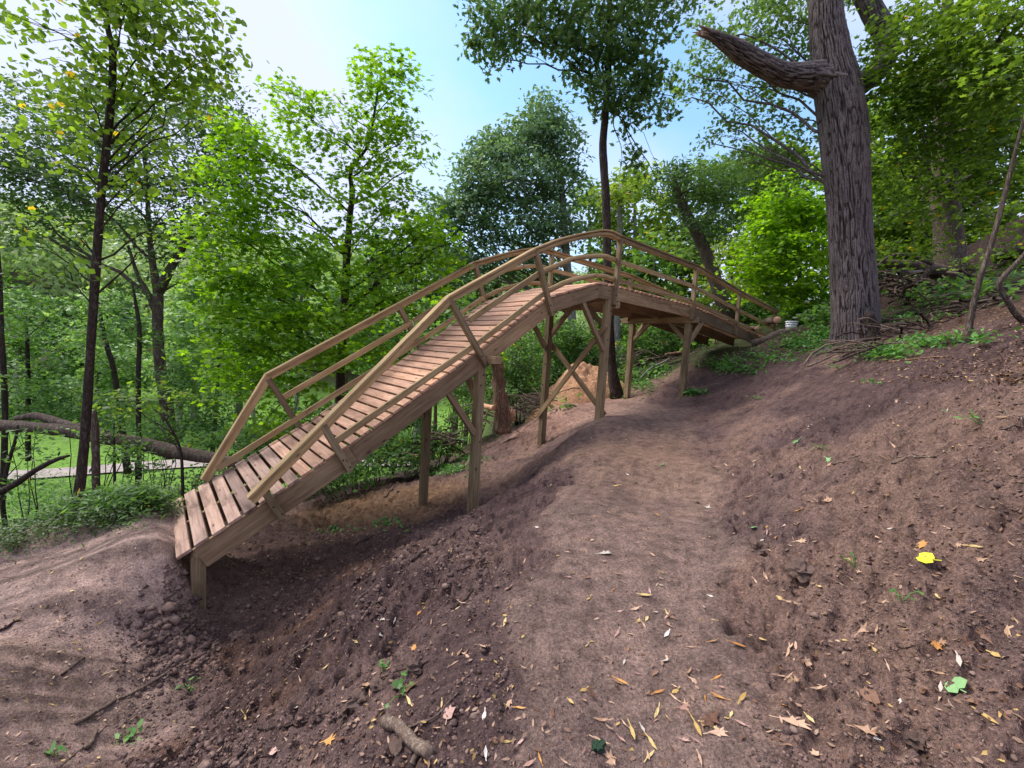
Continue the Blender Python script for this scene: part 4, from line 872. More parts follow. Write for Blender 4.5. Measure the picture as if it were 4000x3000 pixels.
bush([(3940, 1110, 11, 120, 40, .5), (3990, 1190, 9.5, 60, 35, .5)], 'leafy shrubs covering the earth mound at the far right', leaf='lf_dark')
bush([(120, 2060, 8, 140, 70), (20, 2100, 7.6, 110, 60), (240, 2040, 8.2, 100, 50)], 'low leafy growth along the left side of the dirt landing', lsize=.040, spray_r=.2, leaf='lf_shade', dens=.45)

# trees standing further off, each its own crown
far = [ # px, base py, Y, trunk px, top py, crown half width px, leaf
 (2480, 1350, 34, 26, 640, 140, 'lf_yel', 'pale yellow green tree right of the tall oak trunk, far behind'),
 (2320, 1350, 36, 22, 720, 110, 'lf_olive', 'olive green tree left of the tall oak trunk, far behind'),
 (2640, 1330, 32, 24, 720, 120, 'lf_yel', 'yellow green tree behind the right railing, far off'),
 (2760, 1300, 30, 22, 640, 140, 'lf_olive', 'olive tree behind the leaning dead tree'),
 (2920, 1280, 28, 24, 600, 130, 'lf_olive', 'tree with a few golden leaves left of the great oak, far behind'),
 (3060, 1260, 26, 26, 560, 130, 'lf_dark', 'dark green tree directly left of the great oak trunk'),
 (3480, 1150, 22, 30, 300, 170, 'lf_dark', 'shaded tree right of the great oak trunk'),
 (3700, 1100, 22, 30, 250, 200, 'lf_dark', 'shaded tree above the uprooted stump'),
 (3950, 1050, 20, 30, 200, 220, 'lf_dark', 'dark tree rising at the far right edge'),
 (1640, 1400, 30, 26, 880, 130, 'lf_oak', 'dark tree behind the middle of the left railing'),
 (1500, 1450, 34, 22, 900, 150, 'lf_under', 'green tree showing through the maple crown right of its stem'),
 (1780, 1400, 32, 24, 960, 130, 'lf_oakblue', 'blue green tree behind the upper left railing'),
 (1150, 1500, 30, 24, 930, 170, 'lf_under', 'green tree showing through the maple crown left of its stem'),
 (1950, 1400, 28, 24, 1040, 110, 'lf_oak', 'dark tree just under the railing curve left of the arch'),
 (2120, 1400, 30, 22, 1000, 120, 'lf_oak', 'dark tree framed by the handrail arch'),
 (2560, 1350, 27, 20, 950, 110, 'lf_under', 'leafy tree below the right handrail'),
 (2420, 1400, 29, 20, 1000, 100, 'lf_under', 'leafy tree right of the arch top post'),
 (2880, 1250, 23, 20, 930, 110, 'lf_yel', 'yellow flecked tree above the last railing posts'),
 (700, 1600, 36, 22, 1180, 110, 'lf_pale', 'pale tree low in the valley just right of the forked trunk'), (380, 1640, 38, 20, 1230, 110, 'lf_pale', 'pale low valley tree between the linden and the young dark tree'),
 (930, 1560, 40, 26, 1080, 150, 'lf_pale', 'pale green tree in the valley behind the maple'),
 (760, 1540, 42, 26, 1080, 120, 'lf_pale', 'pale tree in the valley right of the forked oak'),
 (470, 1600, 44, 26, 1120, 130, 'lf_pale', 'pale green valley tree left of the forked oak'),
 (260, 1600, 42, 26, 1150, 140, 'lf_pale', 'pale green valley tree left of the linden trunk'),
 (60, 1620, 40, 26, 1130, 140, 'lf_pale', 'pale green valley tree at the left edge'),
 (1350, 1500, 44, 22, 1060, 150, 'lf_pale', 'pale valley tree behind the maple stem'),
 (3220, 1230, 21, 18, 850, 110, 'lf_maple', 'bright young tree against the left side of the great oak trunk'),
 (3380, 1180, 24, 18, 420, 110, 'lf_dark', 'slim dark tree hidden behind the great oak'),
 (3600, 1120, 27, 18, 600, 130, 'lf_under', 'tree in the shade between the grey maple and the great oak'),
 (3820, 1080, 25, 18, 550, 150, 'lf_under', 'shaded tree between the grey maple and the leaning sapling'),
 (1000, 1600, 22, 18, 1250, 140, 'lf_under', 'young tree in the gap between bush and maple leaves'),
 (1700, 1480, 21, 16, 1180, 120, 'lf_under', 'young tree above the brush pile'),
 (1830, 1420, 19, 16, 1150, 100, 'lf_under', 'young tree right above the highest low side rail'),
]
for k, (px, by, Y, tw, ty, hw, lf, lab) in enumerate(far):
    c = at(px, by, Y); gz = Hp(c[0], c[1]); base = (c[0], c[1], gz)
    # pixel row of the real ground below
    q = np.array(base) @ MC.T; bpx, bpy_ = 2000+F*q[0]/q[2], 1500-F*q[1]/q[2]
    top = ty; hgt = min(by, bpy_)-top; R = random.Random(k+50); lean = R.uniform(-40, 40)
    tr = [(bpx, bpy_+10, tw*1.5), (px+lean*.2, bpy_*.75+top*.25, tw), (px+lean*.6, bpy_*.45+top*.55, tw*.7), (px+lean, top+hw*.3, tw*.25)]
    bl = [(px+lean, top+hw*.45, Y, hw*.55, hw*.45)]
    n_ = max(4, int((by-top)/hw*2.2))
    for i in range(n_):
        f = (i+.6)/n_; w = hw*(.75+.5*math.sin(math.pi*min(f*1.1, 1)))
        bl.append((px+lean*(1-f)+R.uniform(-.75, .75)*w, top+hw*.5+f*(by-top-hw*.9), Y+R.uniform(-1.5, 1.5), w*R.uniform(.4, .65), hw*R.uniform(.3, .45), R.uniform(.6, 1)))
    ls = {True: .16, False: .24}[Y < 25]*(1.25 if Y > 38 else 1)
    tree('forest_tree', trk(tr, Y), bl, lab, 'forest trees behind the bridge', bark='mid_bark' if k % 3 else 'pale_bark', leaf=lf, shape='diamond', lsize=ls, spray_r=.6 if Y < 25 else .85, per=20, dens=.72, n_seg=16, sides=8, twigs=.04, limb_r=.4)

# the wooded hillside across the valley
def wood():
    R = np.random.default_rng(77); C, N = [], []
    xs = R.uniform(-190, 60, 1700); ys = 55+175*R.random(1700)**1.3
    keep = (ys > 62+8*np.sin(xs*.05)); xs, ys = xs[keep], ys[keep]; hz = H(xs, ys)
    for x, y, z in zip(xs, ys, hz):
        if x/y < -1.45 or x/y > .35: continue
        s = R.uniform(3.2, 6.5); n = int(150*min(1, 80/y)+26); d = lnn(R.normal(size=(n, 3))); d[:, 2] = np.abs(d[:, 2])*1.25-.15
        p = np.array([x, y, z+s*R.uniform(.8, 1.5)])+d*s*R.uniform(.8, 1.05, (n, 1)); C.append(p); N.append(d+R.normal(size=(n, 3))*.35)
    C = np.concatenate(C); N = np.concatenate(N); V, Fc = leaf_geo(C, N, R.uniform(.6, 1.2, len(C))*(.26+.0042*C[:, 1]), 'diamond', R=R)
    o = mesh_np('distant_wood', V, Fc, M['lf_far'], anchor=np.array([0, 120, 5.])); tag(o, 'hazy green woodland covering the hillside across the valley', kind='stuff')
wood()

# ------------------------------------------------------------------ logs, stumps, brush
def log_thing(name, pts, label, cat, mat, n=24, sides=14, bump=.14, ends=True, endmat='cut_wood', group=None, part='log'):
    P = np.array([np.append(at(a, b, Y) if Y else a, r) for a, b, Y, r in pts]); P = smooth_path(P, n)
    V, fs = tube(P[:, :3], P[:, 3], sides, cap=True, bump=bump, seed=len(name)); g = Geo(); g.add(V, *fs)
    o = g.build(name, M[mat], None, P[0, :3], True); return tag(o, label, cat, group)
log_thing('fallen_log', [(-250, 1650, 9.4, 0.111), (0, 1662, 9.2, 0.122), (160, 1672, 9.0, 0.118), (300, 1690, 8.9, 0.126), (420, 1712, 8.9, 0.133), (560, 1735, 8.8, 0.137), (640, 1755, 8.8, 0.141), (740, 1775, 8.7, 0.133), (860, 1795, 8.6, 0.111), (960, 1815, 8.5, 0.081)], 'long fallen log with grey brown bark lying across the left slope', 'log', 'mid_bark', 50)
log_thing('fallen_limb', [(60, 1635, 9.3, 0.052), (140, 1625, 9.3, 0.081), (230, 1650, 9.2, 0.089), (320, 1672, 9.05, 0.074), (420, 1690, 9.0, 0.044)], 'short thick limb resting on top of the fallen log', 'log', 'mid_bark')
log_thing('bare_branch', [(-40, 1945, 7.4, .05), (60, 1890, 7.4, .052), (150, 1830, 7.4, .045), (220, 1795, 7.5, .038), (270, 1780, 7.5, .02)], 'dark bare branch slanting in front of the meadow at the left edge', 'branch', 'dark_bark')
log_thing('dark_fallen_trunk', [(2935, 1345, 12.6, .10), (3000, 1325, 12.4, .13), (3070, 1300, 12.2, .13), (3180, 1290, 12, .10), (3300, 1265, 11.8, .08)], 'dark fallen trunk across the end of the bridge ramp', 'log', 'mid_bark')
for px, py, Y, r, lab in [(3037, 1250, 13.6, .115, 'larger orange cut log round beyond the bridge end'), (2957, 1282, 13.2, .07, 'smaller orange cut log end beside the last railing')]:
    a = at(px, py, Y); d = np.array([.25, .95, .05]); root = empty('cut_log', a, lab, 'log', 'cut logs beyond the bridge end')
    g = Geo(); V, fs = tube([a, a+d*.5, a+d*1.0], [r, r*1.02, r], 16, cap=False, bump=.05); g.add(V, *fs); g.build('bark', M['mid_bark'], root, a, True)
    g = Geo(); V, fs = tube([a-d*.005, a+d*.02], [r*.95, r*.95], 16, bump=.04); g.add(V, *fs); g.build('cut_end', M['cut_wood'], root, a)
# brush: heaps of thin dead twigs, each heap one thing
def brush(blobs, label, n, r=.012, mat='stick', mat2='dark_stick'):
    c = at(*blobs[0][:3]); base = np.array([c[0], c[1], Hp(c[0], c[1])]); root = empty('brush_pile', base, label, 'brush pile')
    for mt, fr in ((mat, .55), (mat2, .45)):
        g = Geo()
        for k in range(int(n*fr)):
            b = blobs[rnd.randrange(len(blobs))]; q = at(b[0]+rnd.gauss(0, .5)*b[3], b[1]+rnd.gauss(0, .45)*b[4], b[2]+rnd.uniform(-.6, .6))
            q[2] = max(q[2], Hp(q[0], q[1])+.02)
            a = rnd.uniform(0, 6.28); L_ = rnd.uniform(.3, 1.3); d = np.array([math.cos(a), math.sin(a)*.7, rnd.gauss(0, .25)])*L_/2
            P = limb_path(q-d, q+d, 6, .12); P[:, 2] = np.maximum(P[:, 2], H(P[:, 0], P[:, 1])+.01); r0 = r*rnd.uniform(.4, 1.8)
            V, fs = tube(P, np.linspace(r0, r0*.4, 6), 5, cap=False); g.add(V, *fs)
        g.build('twigs', M[mt], root, base, True)['kind'] = 'stuff'
    return root
# uprooted tree on the hillside
up_ = empty('uprooted_stump', at(3650, 1180, 12), 'grey weathered uprooted stump with twisted root arms on the hillside', 'stump')
def lim(name, pts, mat, sides=10, bump=.25):
    P = smooth_path(np.array([np.append(at(a, b, Y), r) for a, b, Y, r in pts]), 18); V, fs = tube(P[:, :3], P[:, 3], sides, bump=bump, seed=int(pts[0][0])); g = Geo(); g.add(V, *fs); return g.build(name, M[mat], up_, P[0, :3], True)
lim('root', [(3420, 1015, 12, .03), (3500, 1035, 12, .13), (3580, 1040, 12, .16), (3660, 1060, 12.1, .22), (3740, 1110, 12.2, .32), (3800, 1190, 12.3, .45)], 'mid_bark')
lim('root', [(3620, 1060, 11.9, .10), (3590, 1110, 11.8, .09), (3560, 1150, 11.7, .07), (3535, 1190, 11.6, .03)], 'dark_bark')
lim('root', [(3760, 1110, 12.1, .14), (3850, 1060, 12.0, .11), (3950, 1010, 11.9, .09), (4060, 960, 11.8, .05)], 'mid_bark')
lim('root', [(3500, 1045, 12, .07), (3560, 1065, 11.9, .06), (3600, 1058, 11.9, .04)], 'pale_bark')
brush([(3620, 1150, 11.2, 150, 60), (3780, 1120, 11.2, 140, 70), (3500, 1110, 11.6, 90, 50)], 'dark tangle of dead branches around the uprooted stump', 150, .022, 'dark_stick', 'stick')
brush([(3700, 1280, 7.6, 160, 30), (3900, 1240, 7.2, 110, 30)], 'scattered dead sticks on the top of the bank at right', 60, .014)
log_thing('dark_log', [(3880, 1000, 11.5, .16), (3960, 985, 11.3, .2), (4080, 960, 11.1, .24)], 'dark rotting log end at the far right edge above the mound', 'log', 'dark_bark')
log_thing('grey_branch', [(3400, 1060, 11.8, .02), (3480, 1000, 11.7, .04), (3560, 1000, 11.6, .05), (3640, 1030, 11.6, .05)], 'grey dead branch arching over the uprooted stump', 'branch', 'mid_bark')
log_thing('reddish_log', [(3540, 1270, 8.4, .02), (3640, 1248, 8.3, .07), (3760, 1222, 8.1, .09), (3880, 1195, 8.0, .11), (4060, 1150, 7.9, .12)], 'reddish barkless log lying on the bank behind the leaning sapling', 'log', 'red_log')
log_thing('rotten_stump', [(3415, 1330, 8.2, .14), (3410, 1290, 8.2, .10), (3400, 1250, 8.2, .085), (3395, 1225, 8.2, .07), (3392, 1215, 8.2, .02)], 'short dark rotten stump at the right foot of the great oak', 'stump', 'dark_bark', bump=.35)
# root plate mound (dark earth)
def mound(name, c, rx, ry, h, mat, label, cat, seed=0, n=70, amp=.25, col=None):
    t = np.linspace(-1.05, 1.05, n); X, Y = np.meshgrid(t, t, indexing='ij'); r = np.hypot(X, Y)
    wx, wy = c[0]+X*rx, c[1]+Y*ry
    z = H(wx, wy)-.06+h*np.clip(1-r**1.6, 0, 1)*(1+amp*fbm(wx*1.5, wy*1.5, seed=seed, o=3)) - .1*sstep(.9, 1.05, r)
    z += (np.abs(fbm(wx*9, wy*9, seed=seed+5, o=3))*.09)*sstep(1.05, .7, r)
    V = np.stack([wx, wy, z], -1).reshape(-1, 3); i = np.arange(n-1)[:, None]*n; j = np.arange(n-1)[None]
    o = mesh_np(name, V, np.stack([i+j, i+n+j, i+n+j+1, i+j+1], -1).reshape(-1, 4), mat, anchor=(c[0], c[1], Hp(c[0], c[1])), smooth=True); return tag(o, label, cat)
mound('dirt_pile', (2.15, 14.4), 1.75, 1.3, 1.15, M['orange_soil'], 'orange sandy dirt pile seen beneath the bridge arch', 'dirt pile', 3, amp=.15)
cc = at(3960, 1100, 13.5); mound('root_plate_mound', (cc[0], cc[1]), 2.6, 1.8, 1.1, M['dark_earth'], 'dark earth root plate mound behind the uprooted stump', 'mound', 8)
cc = at(3560, 1180, 13); mound('red_soil_mound', (cc[0], cc[1]), 2.0, 1.2, .45, M['dark_earth'], 'low reddish soil mound right of the great oak', 'mound', 9)

# white bucket
bk = empty('plastic_bucket', hit(3088, 1300, 5) if hit(3088, 1300, 5) is not None else at(3088, 1290, 13), 'white ribbed plastic bucket standing on the soil beyond the bridge end', 'bucket')
b0 = np.array(at(3089, 1292, 12.6)); bk.matrix_basis = Matrix.Translation(Vector(b0))
g = Geo(); prof = [(0, 0), (.125, 0), (.13, .03), (.135, .10), (.15, .11), (.15, .125), (.138, .13), (.142, .17), (.158, .175), (.158, .19), (.145, .195), (.15, .235), (.165, .24), (.165, .265), (.152, .268), (.148, .25), (.128, .02)]
th = np.arange(28)*2*math.pi/28; V = np.array([[b0[0]+r*math.cos(a), b0[1]+r*math.sin(a), b0[2]+z] for r, z in prof for a in th]); i = np.arange(len(prof)-1)[:, None]*28; j = np.arange(28)[None]; j2 = (j+1) % 28
g.add(V, np.stack([i+j, i+j2, i+28+j2, i+28+j], -1).reshape(-1, 4)); g.build('shell', M['white_plastic'], bk, b0)
hp = np.array([[b0[0]+.165*math.cos(a), b0[1]-.05-.03*math.sin(a), b0[2]+.25-.11*math.sin(a)] for a in np.linspace(0, math.pi, 12)]); V, fs = tube(hp, .004, 5); g = Geo(); g.add(V, *fs); g.build('handle', M['bolt'], bk, b0)
# sawn boards stacked
bs = empty('board_stack', at(3180, 1255, 14.5), 'stack of pale sawn boards lying left of the great oak trunk', 'boards')
for k, (a, b, w, h) in enumerate([((3110, 1240, 14.2), (3240, 1262, 14.9), .25, .05), ((3120, 1228, 14.8), (3250, 1236, 15.2), .22, .05), ((3150, 1218, 15.2), (3262, 1212, 15.6), .22, .12), ((3140, 1248, 14), (3230, 1232, 14.6), .18, .05)]):
    board('board', at(*a), at(*b), w, h, UP, M['pale_board'], bs)

brush([(1560, 1760, 12, 120, 30), (1680, 1740, 12, 110, 30), (1450, 1790, 11.5, 110, 25), (1750, 1700, 12, 70, 40)], 'tangled heap of dead branches under the bridge behind the first legs', 150, .016)
brush([(2040, 1600, 12.6, 90, 45), (1900, 1620, 12, 70, 50), (2110, 1570, 13, 60, 30)], 'brush heap with brown twigs around the broken stump', 130, .013)
brush([(2540, 1440, 15.5, 80, 50), (2440, 1480, 15.5, 60, 50), (2620, 1410, 16, 70, 30), (2480, 1390, 17, 60, 40)], 'pale dead branches piled right of the farthest far leg', 110, .014)
brush([(3430, 1300, 8, 90, 40), (3560, 1320, 7.6, 100, 30), (3360, 1380, 7.4, 60, 25)], 'scattered dead branches and litter at the foot of the great oak', 80, .012)
brush([(1300, 1860, 10.5, 80, 30), (1220, 1900, 9.5, 60, 25)], 'dead twigs showing under the low deck of the bridge', 50, .012)
log_thing('pale_branch', [(2480, 1500, 14.6, .02), (2540, 1440, 14.8, .03), (2600, 1410, 15, .028), (2650, 1380, 15.2, .02)], 'pale barkless branch leaning in the brush right of the farthest legs', 'branch', 'pale_bark')
log_thing('rotten_log', [(2600, 1385, 15, .05), (2640, 1382, 15.1, .07), (2680, 1375, 15.2, .06)], 'short reddish rotten log beside the pink soil bank', 'log', 'red_log')
log_thing('sawn_log', [(1880, 1585, 11.6, .07), (1915, 1592, 11.4, .075), (1930, 1594, 11.3, .075)], 'short sawn log poking from the brush left of the broken stump', 'log', 'cut_wood')
sp_ = at(2000, 1625, 11.8); g = Geo()
for dx in (-.03, .0, .035):
    P = [sp_+np.array([dx, 0, -.15]), sp_+np.array([dx*1.6, 0, .1]), sp_+np.array([dx*2-.02, 0, .26-abs(dx)*2])]; V, fs = tube(P, [.04, .03, .004], 6, bump=.3); g.add(V, *fs)
tag(g.build('split_wood', M['cut_wood'], None, sp_), 'splintered piece of pale orange wood right of the broken stump', 'wood splinter')

# ------------------------------------------------------------------ sticks lying on the soil
def stick(pts, w, label, mat='stick', lift=.5, taper=.5, name='stick', twig=(), cat='stick', n=16):
    """pts: picture points walked down to the real ground there; w: thickness (m)"""
    G = [hit(a, b) for a, b in pts]; G = np.array([g for g in G if g is not None])
    if len(G) < 2: return
    P = smooth_path(G, n); P[:, 2] = H(P[:, 0], P[:, 1]); k = np.ones(5)/5
    z = np.convolve(np.pad(P[:, 2], 2, mode='edge'), k, 'valid'); P[:, 2] = np.maximum(z, P[:, 2]-.3*w)+w*lift
    g = Geo(); V, fs = tube(P, np.linspace(w/2, w/2*taper, n), 8, bump=.25, seed=int(pts[0][0])); g.add(V, *fs)
    for i, (dx, dy, dz, l) in enumerate(twig):
        a = P[int(len(P)*(.3+.2*i))]; Q = limb_path(a, a+np.array([dx, dy, dz])*l, 5, .1); V, fs = tube(Q, np.linspace(w*.3, w*.1, 5), 5); g.add(V, *fs)
    return tag(g.build(name, M[mat], None, P[0], True), label, cat)
stick([(290, 2830), (480, 2730), (650, 2630), (820, 2545)], .030, 'long straight pale stick lying in the gully at lower left')
stick([(235, 2995), (400, 2850), (530, 2750)], .010, 'thin grey twig below the long straight pale stick', 'stick')
stick([(340, 2930), (380, 2860)], .035, 'short thick stub of branch in the lower left corner', 'stick')
stick([(1500, 2845), (1590, 2900), (1680, 2955)], .055, 'thick broken branch piece with flaking bark at bottom centre', 'stick', taper=.9)
stick([(1610, 3000), (1640, 2940)], .03, 'short forked stick touching the thick broken branch', 'stick')
stick([(900, 2810), (1020, 2860), (1180, 2840), (1350, 2740), (1500, 2650), (1680, 2580)], .016, 'long curved dark stick sweeping across the bottom centre slope', 'dark_stick', n=30)
stick([(1330, 2850), (1400, 2740), (1500, 2690)], .010, 'thin dark twig crossing the long curved stick', 'dark_stick')
stick([(1550, 2860), (1700, 2810), (1790, 2710)], .013, 'curved twig right of the thick broken branch', 'stick')
stick([(1610, 2200), (1700, 2140), (1800, 2060)], .030, 'dark stick on the slope below the first near leg', 'dark_stick')
stick([(1290, 2440), (1400, 2340), (1510, 2260)], .012, 'wavy root like stick below the dark hollow', 'stick')
stick([(1120, 2600), (1180, 2540), (1360, 2470)], .016, 'stick on the gully edge right of the bridge foot', 'stick')
stick([(1780, 2235), (1900, 2170), (1990, 2130)], .012, 'thin dark twig on the slope left of the trail', 'dark_stick')
stick([(1770, 2385), (1830, 2330), (1850, 2310)], .022, 'short dark stick halfway down the left slope', 'dark_stick')
stick([(1390, 2130), (1500, 2085), (1530, 2080)], .02, 'dark stick lying in the hollow under the bridge', 'dark_stick')
stick([(1180, 2220), (1300, 2170)], .014, 'dark twig in the shade beneath the low deck', 'dark_stick')
stick([(3250, 1812), (3360, 1780)], .014, 'thin pale stick on the right bank', 'stick')
stick([(3480, 1815), (3600, 1790), (3700, 1775)], .014, 'long thin stick on the right bank above the yellow leaf', 'stick')
stick([(3500, 1790), (3620, 1780)], .008, 'fine twig lying parallel to the long bank stick', 'stick')
stick([(3870, 1950), (4000, 1935)], .012, 'dark twig at the right edge of the bank', 'dark_stick')
stick([(3930, 1600), (3990, 1665)], .016, 'stick pointing downhill at the right edge', 'stick')
stick([(3900, 1680), (4000, 1670)], .012, 'level stick at the right edge', 'stick')
stick([(2985, 2845), (3090, 2870)], .010, 'small twig on the trail near the bottom right', 'stick')
stick([(3500, 2520), (3640, 2580)], .006, 'hair thin root across the lower right soil', 'dark_stick')
stick([(1500, 1945), (1580, 1880), (1640, 1850)], .04, 'curved dead branch on the soil between the first pair of legs', 'stick')
stick([(3280, 1400), (3370, 1370), (3440, 1360)], .03, 'broken stick on the soil just below the great oak', 'stick')
stick([(3330, 1330), (3420, 1290), (3500, 1270)], .025, 'stick leaning among the litter right of the great oak', 'dark_stick')
stick([(3470, 1420), (3650, 1400), (3800, 1370)], .03, 'long reddish branch lying across the top of the bank', 'red_log')
stick([(0, 2470), (80, 2430)], .03, 'stick embedded in the side of the dirt landing at the left edge', 'dark_stick')
stick([(240, 2640), (330, 2570)], .018, 'dark twig on the side of the dirt landing', 'dark_stick')

# ------------------------------------------------------------------ fallen leaves
def lf_mesh(name, shape, size, mat, curl, seed):
    R = np.random.default_rng(seed); S = LS['maple2' if shape == 'maple' else shape]*size; S = S*R.uniform(.85, 1.12, (len(S), 1))*np.array([.85, 1.0])
    n = len(S); ctr = S.mean(0); bm = bmesh.new()
    def z(p): return curl*size*((p[0]/size)**2*1.2+.6*(p[1]/size)**2*R.uniform(.2, 1.2))+R.uniform(-.06, .06)*size
    c = bm.verts.new((ctr[0], ctr[1], 0)); vv = [bm.verts.new((p[0], p[1], z(p))) for p in S]
    for k in range(n): bm.faces.new((c, vv[k], vv[(k+1) % n]))
    # stalk
    a = S[np.argmin(S[:, 1])]; q = [bm.verts.new(v) for v in ((a[0]*0-.002, a[1]*.8, .001), (.002, a[1]*.8, .001), (.003+size*.1, a[1]-size*.5, .004), (-.001+size*.1, a[1]-size*.5, .004))]; bm.faces.new(q)
    me = bpy.data.meshes.new(name); bm.to_mesh(me); bm.free(); me.materials.append(mat); return me
def flat_leaf(name, a, b, rough=.6):
    m, t, o = new_mat(name); tcn = nn(t, 'ShaderNodeTexCoord'); oi = nn(t, 'ShaderNodeObjectInfo'); n = noise(t, tcn.outputs['Object'], 60, 3, .6)
    f = math_(t, 'ADD', math_(t, 'MULTIPLY', n, .5), math_(t, 'MULTIPLY', oi.outputs['Random'], .5)); principled(t, o, ramp(t, f, [(.25, a), (.75, b)]), rough, n, .001, .5, .3); return m
FL = {'yellow': flat_leaf('yellow_fallen_leaf', (.38, .24, .07), (.62, .46, .20)), 'tan': flat_leaf('tan_fallen_leaf', (.30, .17, .10), (.52, .34, .23)), 'pink': flat_leaf('pinkish_fallen_leaf', (.30, .16, .12), (.48, .30, .25)),
      'brown': flat_leaf('brown_fallen_leaf', (.10, .045, .028), (.22, .12, .075)), 'orange': flat_leaf('orange_fallen_leaf', (.40, .16, .04), (.55, .28, .08)), 'green': flat_leaf('green_fallen_leaf', (.10, .22, .08), (.22, .38, .16)),
      'vivid': flat_leaf('vivid_yellow_leaf', (.55, .50, .02), (.75, .70, .04)), 'pale': flat_leaf('pale_fallen_leaf', (.42, .36, .30), (.62, .56, .50))}
LM = {}
for sh, s, kinds in (('lance', .030, ('yellow', 'tan', 'pink', 'orange', 'green')), ('oval', .024, ('yellow', 'tan', 'pink', 'brown', 'pale')), ('oak', .052, ('tan', 'brown', 'pink', 'pale', 'green')), ('maple', .045, ('brown', 'tan', 'orange', 'green'))):
    for kd in kinds:
        for v in range(3): LM[(sh, kd, v)] = lf_mesh('fallen_leaf', sh, s, FL[kd], (.25, .6, -.35)[v], v*7+len(kd))
def place_leaf(me, p, size=1., label=None, group=None, name='fallen_leaf', yaw=None, lift=.006, tiltj=.25):
    n = gnormal(p[0], p[1], .05)+np.array([rnd.gauss(0, tiltj), rnd.gauss(0, tiltj), 0]); a = rnd.uniform(0, 6.28) if yaw is None else yaw
    X = lnn(np.cross(np.array([math.sin(a), -math.cos(a), 0]), n)); fm = frame(X, n, p+np.array([0, 0, lift]))
    o = bpy.data.objects.new(name, me); COL.objects.link(o); o.matrix_basis = fm @ Matrix.Diagonal((size, size, size, 1)); return tag(o, label, 'leaf', group)
special = [((3620, 2190), ('tulip', None), 'vivid', 1.0, 'bright lemon yellow leaf on the right bank'), ((3735, 2690), ('tulip', None), 'green', 1.15, 'large dull green leaf near the lower right corner'), ((3745, 2590), ('oval', None), 'pale', 1.2, 'pale upright leaf scrap above the large green leaf'),
           ((3110, 1727), ('oak', None), 'green', 1.3, 'green oak leaf on the upper right bank'), ((3235, 1800), ('oak', None), 'green', 1.2, 'grey green oak leaf right of the green oak leaf'), ((2765, 1985), ('oak', None), 'pale', 1.2, 'pale tan oak leaf lying in the middle of the trail'), ((2360, 2165), ('oak', None), 'pale', 1.1, 'pale oak leaf with dark spots on the left of the trail'),
           ((2585, 1818), ('oak', None), 'green', .9, 'dusty green oak leaf on the upper trail'), ((3400, 2735), ('maple', None), 'brown', 1.3, 'russet maple leaf at the lower right'), ((3100, 2830), ('oak', None), 'tan', 1.3, 'curled tan oak leaf near the bottom right of the trail'), ((2520, 2330), ('oval', None), 'yellow', 1.8, 'folded pale yellow leaf on the trail'), ((2310, 2715), ('oval', None), 'brown', 1.4, 'dark red leaf beside a pale one at bottom centre'),
           ((1750, 2800), ('maple', None), 'pink', 1.0, 'pink lobed leaf right of the curved twig'), ((1075, 2940), ('maple', None), 'pink', 1.0, 'pale pink lobed leaf at the bottom left of the slope'), ((1285, 2900), ('oak', None), 'orange', 1.2, 'curled golden oak leaf at the bottom left of centre'), ((1600, 2690), ('oak', None), 'brown', 1.4, 'dark brown leaf beside the green seedlings at bottom centre'), ((1640, 2395), ('oak', None), 'orange', 1.0, 'orange leaf on the left slope above the stone like clod'), ((1495, 2425), ('oak', None), 'pale', 1.0, 'pale grey oak leaf on the left slope'),
           ((2940, 2065), ('maple', None), 'green', .8, 'light green leaf scrap at the right side of the trail'), ((2430, 2670), ('lance', None), 'orange', 1.1, 'slim orange leaf above the bottom of the trail'), ((2470, 2870), ('lance', None), 'yellow', 1.5, 'big yellow slim leaf near the bottom edge'), ((2725, 2855), ('lance', None), 'yellow', 1.4, 'bright yellow slim leaf beside the dark curled leaf'), ((2780, 2815), ('oak', None), 'brown', 1.3, 'dark curled mossy leaf on the lower trail'), ((2885, 2525), ('lance', None), 'orange', 1.4, 'golden orange leaf on the lower trail'), ((2900, 2730), ('lance', None), 'yellow', 1.5, 'cream coloured slim leaf with a spotted tip')]
for (px, py), sh, kd, s, lab in special:
    p = hit(px, py); sh_ = (sh or ('maple', 0))[0]; key = (sh_, kd, 'flat')
    me = LM.get(key) or LM.setdefault(key, lf_mesh('fallen_leaf', sh_, {'lance': .03, 'oval': .024, 'oak': .052, 'maple': .045, 'tulip': .05}[sh_], FL[kd], .06, 3))
    place_leaf(me, p, s, lab, tiltj=.10, lift=.012)
# the many others, nearest ones as objects
trail_px = [(rnd.triangular(1900, 3300, 2600), rnd.uniform(1640, 2990)) for _ in range(175)]
slope_px = [(rnd.uniform(950, 2000), rnd.uniform(2350, 2990)) for _ in range(42)]
bank_px = [(rnd.uniform(3050, 3990), rnd.uniform(1500, 2960)) for _ in range(48)]
berm_px = [(rnd.uniform(10, 700), rnd.uniform(2080, 2800)) for _ in range(24)]
def zone(px, py):
    rows = [(1850, 'by the legs'), (2150, 'upper stretch'), (2400, 'middle stretch'), (2650, 'lower stretch'), (2850, 'near the bottom'), (9999, 'bottom edge')]
    cols = [(350, 'far left'), (900, 'left'), (1300, 'left of the curved stick'), (1700, 'by the curved stick'), (2150, 'left of centre'), (2450, 'centre left'), (2700, 'centre'), (2950, 'centre right'), (3250, 'right'), (3600, 'left of the yellow leaf'), (9999, 'far right')]
    return next(b for a, b in rows if py < a)+', '+next(b for a, b in cols if px < a)
